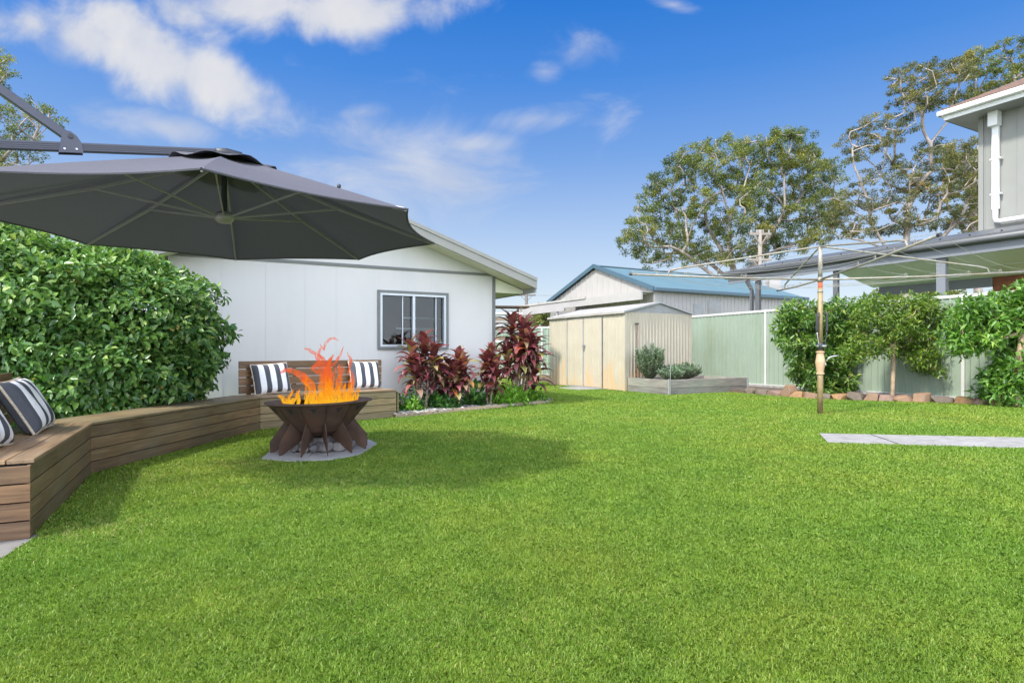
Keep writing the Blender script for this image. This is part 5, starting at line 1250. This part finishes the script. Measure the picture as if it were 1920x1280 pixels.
def patio():
    root = empty("neighbour_house", (6.3, 17.9, 0), math.atan2(-.879, .477)); tag(root, 'two storey pale house with patio roof on posts behind the right fence', 'house')
    L_ = 11.
    MB().tube([(0, .03, 3.25), (L_, .03, 3.25)], .075, 10).build("patio_gutter", m_patio, root, smooth=True)
    V = []; Fc = []; n = 60
    for i in range(n + 1):
        x = L_ * i / n; V += [(x, -.02, 3.34), (x, 2.19, 3.80), (x, -.02, 3.31), (x, 2.19, 3.77)]
    for i in range(n): a = i * 4; Fc += [(a, a + 4, a + 5, a + 1), (a + 2, a + 3, a + 7, a + 6), (a, a + 2, a + 6, a + 4)]
    rf = MB().add(V, Fc); rf.build("patio_roof", m_patio, root)
    sr = MB()
    for x in np.arange(.3, 10.8, .55): sr.tube([(x, .05, 3.35), (x, .05, 3.385)], .018, 6)
    sr.build("roof_screw", m_dark, root)
    MB().extrude([(0, 0, 3.31), (0, 2.19, 3.77), (0, 2.19, 3.6), (0, .12, 3.12), (0, 0, 3.12)], (.03, 0, 0)).build("end_fascia", m_patio, root)
    m_beam = M("blue_grey_beam", (.175, .19, .21), .5, .05, 3, .03)
    MB().box(0.05, L_, .11, .17, 2.99, 3.21).build("front_beam", m_beam, root)
    MB().extrude([(3.35, .171, 3.0), (3.15, 2.14, 2.69), (3.15, 2.14, 2.72), (3.35, .171, 3.03)], (7.6, 0, 0)).build("ceiling", m_ceil, root)
    MB().box(3.3, 5.85, 2.145, 2.195, 2.47, 2.70).build("rear_beam", m_beam, root)
    MB().box(3.2, 3.32, 2.10, 2.19, 0, 2.5).build("rear_post", m_beam, root)
    for x, w in ((.96, .13), (3.3, .12), (5.66, .18)): MB().box(x, x + w, .18, .18 + w * .7, 0, 3.0).build("patio_post", m_patio if w < .15 else m_beam, root)
    MB().beam((.80, .02, 3.2), (.80, .02, 3.0), .09, .07, (1, 0, 0)).beam((.80, .02, 3.0), (.86, .16, 2.75), .09, .07, (1, 0, 0)).beam((.86, .16, 2.75), (.86, .16, 0), .09, .07, (1, 0, 0)).build("downpipe", m_patio, root)
    MB().box(5.84, L_, 2.20, 2.4, 0, 3.0).build("brick_wall", brick_mat(), root)
    # upper storey
    cl = MB(); x = 5.68
    cl.box(5.60, L_, 2.22, 2.4, 3.60, 6.42)
    while x < L_: cl.box(x, x + .012, 2.212, 2.22, 3.6, 6.42); x += .30
    cl.build("upper_wall", m_clad, root)
    MB().box(5.56, 5.66, 2.19, 2.22, 3.7, 6.42).box(5.56, 5.60, 2.22, 8, 3.6, 6.42).build("corner_board", m_clad, root)
    MB().box(5.57, L_, 2.195, 2.22, 3.72, 3.80).build("base_flashing", m_clad, root)
    MB().box(5.10, L_, 1.66, 8, 6.42, 6.45).build("soffit", m_clad, root)
    MB().box(5.12, L_, 1.64, 1.66, 6.42, 6.58).box(5.10, 5.12, 1.64, 8, 6.42, 6.58).build("fascia", m_white, root)
    MB().box(5.0, L_, 1.52, 1.64, 6.52, 6.64).box(4.99, 5.10, 1.52, 8, 6.52, 6.64).build("gutter", m_white, root, bevel=.03)
    tl = MB()
    for i in range(12):
        y0 = 1.58 + i * .28; z0 = 6.66 + i * .28 * .47; x0 = 5.06 + i * .28
        if x0 + .3 < L_: tl.extrude([(x0, y0, z0), (L_, y0, z0), (L_, y0 + .33, z0 + .145), (x0 + .33, y0 + .33, z0 + .145)], (0, 0, .022))
        if y0 < 8: tl.extrude([(x0, y0, z0), (x0 + .33, y0 + .33, z0 + .145), (x0 + .33, 8, z0 + .145), (x0, 8, z0)], (0, 0, .022))
    tl.build("tile_roof", m_tile, root)
    dp = MB().box(5.86, 5.99, 2.10, 2.19, 4.22, 6.1).build("upper_downpipe", m_white, root, bevel=.006)
    MB().box(5.83, 6.02, 1.98, 2.19, 6.1, 6.44).build("rainhead", m_white, dp, bevel=.008)
    MB().box(5.83, 6.04, 2.09, 2.192, 5.35, 5.38).box(5.83, 6.04, 2.09, 2.192, 4.55, 4.58).build("pipe_clip", m_white, dp)
    MB().tube([(5.925, 2.13, 4.24), (5.925, 2.12, 4.02), (5.95, 2.11, 3.95), (6.05, 2.10, 3.93), (7.6, 2.10, 3.93)], .052, 12).build("spreader", m_white, dp, smooth=True)
    MB().box(6.25, 9.0, 1.2, 1.24, 2.83, 2.86).build("light_fitting", m_white, root)
patio()

# ------------------------------------------------------------------ BACKGROUND THINGS
def rack():
    root = empty("storage_rack", (-.50, 16.6, 0), R(10)); tag(root, 'white and rusty steel storage rack stacked with timber behind the house corner', 'rack')
    for x in (0, .75): 
        for y in (0, .5): MB().box(x, x + .05, y, y + .05, 0, 2.2).build("upright", m_shedroof, root)
    for z in (.6, .95, 1.25, 1.52, 1.78, 2.02): MB().box(0, .8, -.01, .56, z, z + .045).build("shelf", m_shedroof if int(z * 10) % 2 else m_white, root)
    t = MB()
    for k in range(9): z = (.66, 1.0, 1.31, 1.58, 1.84)[k % 5]; t.box(.02, .78, .02 + .11 * (k % 4), .1 + .11 * (k % 4), z, z + .08 + .01 * (k % 3))
    t.build("timber_stack", m_edge, root)
    MB().box(-.15, 1.0, -.05, .6, 2.21, 2.25).build("rusty_top", m_rust, root)
rack()
def sleepers():
    root = empty("timber_pile", (.1, 19.3, 0), R(5)); tag(root, 'low pile of old timber lying on the ground beyond the lawn', 'timber pile')
    for k, (y, z, l) in enumerate(((0, .05, 2.2), (.25, .05, 2.0), (.12, .17, 1.8))): MB().box(0, l, y, y + .2, z - .05, z + .06).build("timber", m_edge, root, bevel=.01)
sleepers()
def pole(base, h, arms, lab, mt, lamp=False, r_=.16):
    root = empty("utility_pole", base); tag(root, lab, 'utility pole')
    MB().tube([(0, 0, 0), (0, 0, h)], [r_, r_ * .75], 10).build("mast", mt, root, smooth=True)
    for z, w in arms:
        c = MB().box(-w / 2, w / 2, -.08, .02, z, z + .13).build("crossarm", mt, root)
        ins = MB()
        for x in np.linspace(-w / 2 + .1, w / 2 - .1, 4): ins.tube([(x, 0, z + .13), (x, 0, z + .3)], .045, 6)
        ins.build("insulator", m_shedtrim, c)
        MB().beam((-w * .3, -.06, z), (0, -.1, z - .6), .05, .05).beam((w * .3, -.06, z), (0, -.1, z - .6), .05, .05).build("stay", mt, c)
    if lamp:
        MB().tube([(0, 0, h - 2.9), (-1.6, -.2, h - 2.3)], .05, 6).build("lamp_arm", mt, root); MB().box(-2.3, -1.5, -.35, -.1, h - 2.36, h - 2.24).build("lamp_head", m_shedtrim, root, bevel=.03)
    return root
m_polew = M("weathered_pole_timber", (.13, .12, .11), .9, .2, 3, .2)
m_polec = M("pale_pole", (.24, .21, .175), .9, .15, 2, .2)
p1 = P(987, 541, 62); pole((p1.x, 62, 0), p1.z, [(p1.z - .75, 1.9)], 'dark timber power pole with street lamp between the house and the blue roof', m_polew, True, .2)
p2 = P(1425, 431, 34); pole((p2.x, 34, 0), p2.z, [(p2.z - .30, 1.2), (p2.z - 1.75, 1.3)], 'pale power pole standing in front of the big gum tree', m_polec, False, .14)
def cable(a, b_, sag, lab, r_=.015):
    a, b_ = Vector(a), Vector(b_); o = MB().tube([a.lerp(b_, t) - Vector((0, 0, sag * 4 * t * (1 - t))) for t in np.linspace(0, 1, 14)], r_, 4, caps=False).build("power_line", m_wire)
    tag(o, lab, 'cable', 'overhead power lines')
a = Vector((p2.x, 34, p2.z - .1))
cable(a + Vector((-.5, 0, 0)), P(1100, 520, 60), .8, 'highest power line running left from the pale pole')
cable(a + Vector((0, 0, -.3)), P(1100, 528, 60), .9, 'middle power line running left from the pale pole')
cable(a + Vector((.3, 0, -1.5)), P(1180, 535, 60), .9, 'lowest power line running left from the pale pole')
cable(Vector((p1.x, 62, p1.z - .6)), P(1130, 546, 75), .3, 'power line from the dark timber pole toward the blue roof')
ac = empty("roof_unit", (P(1452, 529, 33).x, 33, 0)); tag(ac, 'grey box shaped rooftop unit seen beyond the blue roof', 'rooftop unit')
z_ = P(1452, 537, 33).z; MB().box(-.25, .35, 0, .6, 0, z_ + .55).build("housing", m_ngrey, ac, bevel=.02)
MB().box(-1.6, -.3, .1, .16, z_ + .3, z_ + .34).box(-1.6, -.3, .1, .16, z_ + .05, z_ + .09).box(-1.6, -1.55, .1, .16, 0, z_ + .34).box(-.9, -.85, .1, .16, z_, z_ + .34).build("railing", m_ngrey, ac)

# ------------------------------------------------------------------ GUM TREES
m_gum = leaf_mat("gum_leaf", [(0, (.05, .08, .03)), (.3, (.11, .15, .040)), (.55, (.185, .215, .05)), (.75, (.29, .29, .055)), (.9, (.39, .34, .07)), (1, (.36, .25, .10))], .5, .35)
m_gum2 = leaf_mat("bronze_gum_leaf", [(0, (.05, .068, .035)), (.35, (.12, .135, .05)), (.65, (.21, .20, .065)), (.85, (.31, .27, .08)), (1, (.36, .22, .10))], .5, .35)
def gum(base, Y, trunk_px, outlines, rad_px, r_m, lab, per, lsize, seed, dy, mt, rt, flat=.6, holes=(), curv=.2, rtip=.03, limbs=()):
    root = empty("gum_tree", base); tag(root, lab, 'tree', 'eucalyptus trees beyond the fence'); b_ = np.array(base)
    trunk = [(0, 0, 0)] + [tuple(np.array(P(x, y, Y + d)[:]) - b_) for x, y, d in trunk_px]
    cl = []
    for o_ in outlines:
        for q in poly_points(o_, rad_px, 3000, holes):
            p_ = P(q[0], q[1], Y + rng.normal(0, dy)); cl.append(np.array([p_.x - b_[0], p_.y - b_[1], p_.z - b_[2], r_m * rng.uniform(.6, 1.25), rng.normal(0, .13)]))
    nodes, par, rad = tree_skeleton(trunk, cl, rt, seed, curv, .6, rtip, [[tuple(np.array(P(x, y, Y + d)[:]) - b_) for x, y, d in l_] for l_ in limbs]); V, Fc = skel_mesh(nodes, par, rad)
    np_mesh("trunk", V, Fc, m_bark, root, smooth=True)
    # split every clump into tufts so that sky shows between them
    tu = []
    for c in cl:
        for _ in range(6):
            d = rnd_unit(1)[0] * c[3] * np.array([.75, .75, flat * .7]); tu.append(np.array([c[0] + d[0], c[1] + d[1], c[2] + d[2], c[3] * rng.uniform(.28, .5), c[4] + rng.normal(0, .09)]))
    V, Fc, T = clump_leaves(tu, per / 6, lsize, .42, flat, -.15, (SLEAF, SLEAF_F), .5); np_mesh("crown", V, Fc, mt, root, tint=T)
gb = P(1385, 640, 42)
gum((gb.x, 42, 0), 42, [(1388, 575, 0), (1385, 545, 0), (1380, 515, 0)], [[(1165, 465), (1180, 420), (1195, 375), (1230, 330), (1262, 300), (1300, 275), (1345, 265), (1385, 255), (1420, 262), (1450, 250), (1490, 246), (1515, 256), (1540, 285), (1572, 310), (1577, 345), (1575, 390), (1560, 430), (1520, 465), (1470, 462), (1430, 480), (1350, 490), (1280, 492), (1215, 498), (1235, 478)]],
    13, .80, 'broad spreading gum tree with white limbs above the blue roof', 440, .145, 5, 2.0, m_gum, .30, .7, limbs=[[(1385, 545, 0), (1335, 515, -1), (1290, 480, -1.5), (1255, 462, -2)], [(1385, 545, 0), (1340, 500, .5), (1300, 460, 1), (1278, 425, 1), (1262, 385, 1.2)], [(1380, 515, 0), (1365, 470, -1), (1368, 410, -1), (1352, 350, -1.5)], [(1385, 545, 0), (1372, 500, 1.5), (1335, 440, 2), (1320, 400, 2.5)], [(1385, 545, 0), (1425, 490, 0), (1450, 430, -.6), (1472, 385, -1), (1470, 330, -1)], [(1450, 430, -.6), (1495, 380, 0), (1530, 340, .5)], [(1425, 490, 0), (1480, 460, .5), (1530, 430, .8)], [(1368, 410, -1), (1395, 350, -1), (1410, 300, -1)]], holes=[(1318, 350, 16), (1368, 385, 15), (1302, 425, 16), (1490, 420, 16), (1335, 460, 18), (1460, 350, 12), (1255, 400, 12), (1405, 440, 14)], rtip=.028)
gb = P(1700, 640, 36)
gum((gb.x, 36, 0), 36, [(1700, 560, 0), (1702, 520, 0), (1698, 470, 0), (1706, 420, .2)], [[(1572, 272), (1600, 238), (1640, 218), (1690, 220), (1700, 240), (1660, 275), (1600, 300)], [(1700, 300), (1750, 262), (1840, 262), (1900, 300), (1900, 440), (1840, 450), (1750, 420), (1640, 440), (1560, 450), (1545, 410), (1600, 340), (1640, 290)],
    [(1664, 182), (1676, 140), (1712, 118), (1770, 114), (1830, 104), (1835, 135), (1790, 152), (1740, 172), (1700, 190)], [(1672, 195), (1700, 190), (1760, 178), (1790, 175), (1795, 188), (1740, 205), (1690, 208)]],
    13, .60, 'airy bronze green gum tree with twisting bare limbs left of the two storey house', 290, .12, 6, 1.5, m_gum2, .24, .5, limbs=[[(1702, 520, 0), (1665, 470, -.5), (1640, 430, -.5), (1625, 370, -1), (1605, 320, -1), (1600, 270, -1)], [(1698, 470, 0), (1700, 400, 0), (1722, 350, .5), (1748, 320, .5), (1745, 270, .5), (1730, 220, .5), (1712, 180, .5)], [(1745, 270, .5), (1775, 230, .8), (1790, 180, 1)], [(1702, 520, 0), (1750, 470, 1), (1790, 420, 1), (1815, 370, 1), (1830, 320, 1)], [(1665, 470, -.5), (1610, 450, -1), (1565, 440, -1)], [(1640, 430, -.5), (1590, 390, -.7), (1560, 370, -1)], [(1748, 320, .5), (1790, 320, .2), (1830, 290, 0)], [(1722, 350, .5), (1680, 310, .6), (1650, 260, .6)]], holes=[(1640, 310, 20), (1680, 345, 14), (1750, 320, 16), (1720, 380, 18), (1660, 410, 18), (1600, 405, 14), (1800, 380, 16), (1820, 310, 12)], curv=.32, rtip=.022)
gb = P(1835, 640, 44)
gum((gb.x, 44, 0), 44, [(1835, 560, 0), (1830, 470, 0), (1825, 380, 0), (1832, 300, 0)], [[(1800, 128), (1830, 100), (1860, 80), (1900, 72), (1960, 80), (2020, 120), (2050, 180), (1960, 190), (1900, 150), (1840, 140), (1810, 150)], [(1800, 190), (1830, 165), (1880, 160), (1900, 175), (1850, 190)], [(1770, 280), (1860, 270), (1950, 300), (1950, 400), (1800, 420), (1770, 350)]],
    14, .75, 'tallest gum tree with flat green top rising behind the two storey house', 420, .14, 7, 1.8, m_gum, .30, .5, limbs=[[(1832, 300, 0), (1840, 250, 0), (1835, 190, 0), (1830, 150, 0)], [(1832, 300, 0), (1870, 240, 0), (1890, 180, 0), (1900, 120, 0)], [(1870, 240, 0), (1930, 190, 0), (1970, 140, 0)], [(1830, 470, 0), (1800, 420, 0), (1775, 380, 0), (1770, 330, 0)]], curv=.25, rtip=.025)
gb = P(-90, 640, 26)
gum((gb.x, 26, 0), 26, [(-80, 500, 0), (-60, 420, 0), (-40, 360, 0)], [[(-160, 330), (-160, 120), (-60, 80), (8, 100), (18, 130), (-20, 200), (40, 215), (70, 250), (85, 300), (60, 345), (0, 360)], [(22, 180), (60, 185), (95, 205), (112, 225), (105, 238), (80, 228), (50, 215), (28, 205)]],
    15, .42, 'gum tree at the left edge behind the umbrella arm', 200, .10, 8, 1.1, m_gum, .2, .65, rtip=.02)
# small distant trees
for (x0, x1, y0, y1, Y, lab) in ((1000, 1032, 580, 606, 40, 'small dark tree peeking over the fence between house and shed'), (1640, 1800, 538, 575, 55, 'distant low tree line seen under the patio roof')):
    base = P((x0 + x1) / 2, 640, Y); root = empty("distant_tree", (base.x, Y, 0)); tag(root, lab, 'tree')
    cl = []
    for q in poly_points([(x0, y1), (x0, y0 + 8), ((x0 + x1) / 2, y0), (x1, y0 + 8), (x1, y1)], 9): p_ = P(q[0], q[1], Y + rng.normal(0, .8)); cl.append(np.array([p_.x - base.x, p_.y - Y, p_.z, .5, 0]))
    nodes, par, rad = tree_skeleton([(0, 0, 0), (0, 0, 1.2), (0, 0, 2.)], cl, .2, 9); V, Fc = skel_mesh(nodes, par, rad); np_mesh("trunk", V, Fc, m_dkbark, root)
    V, Fc, T = clump_leaves(cl, 160, .25, .45, .8); np_mesh("crown", V, Fc, m_gum, root, tint=T)
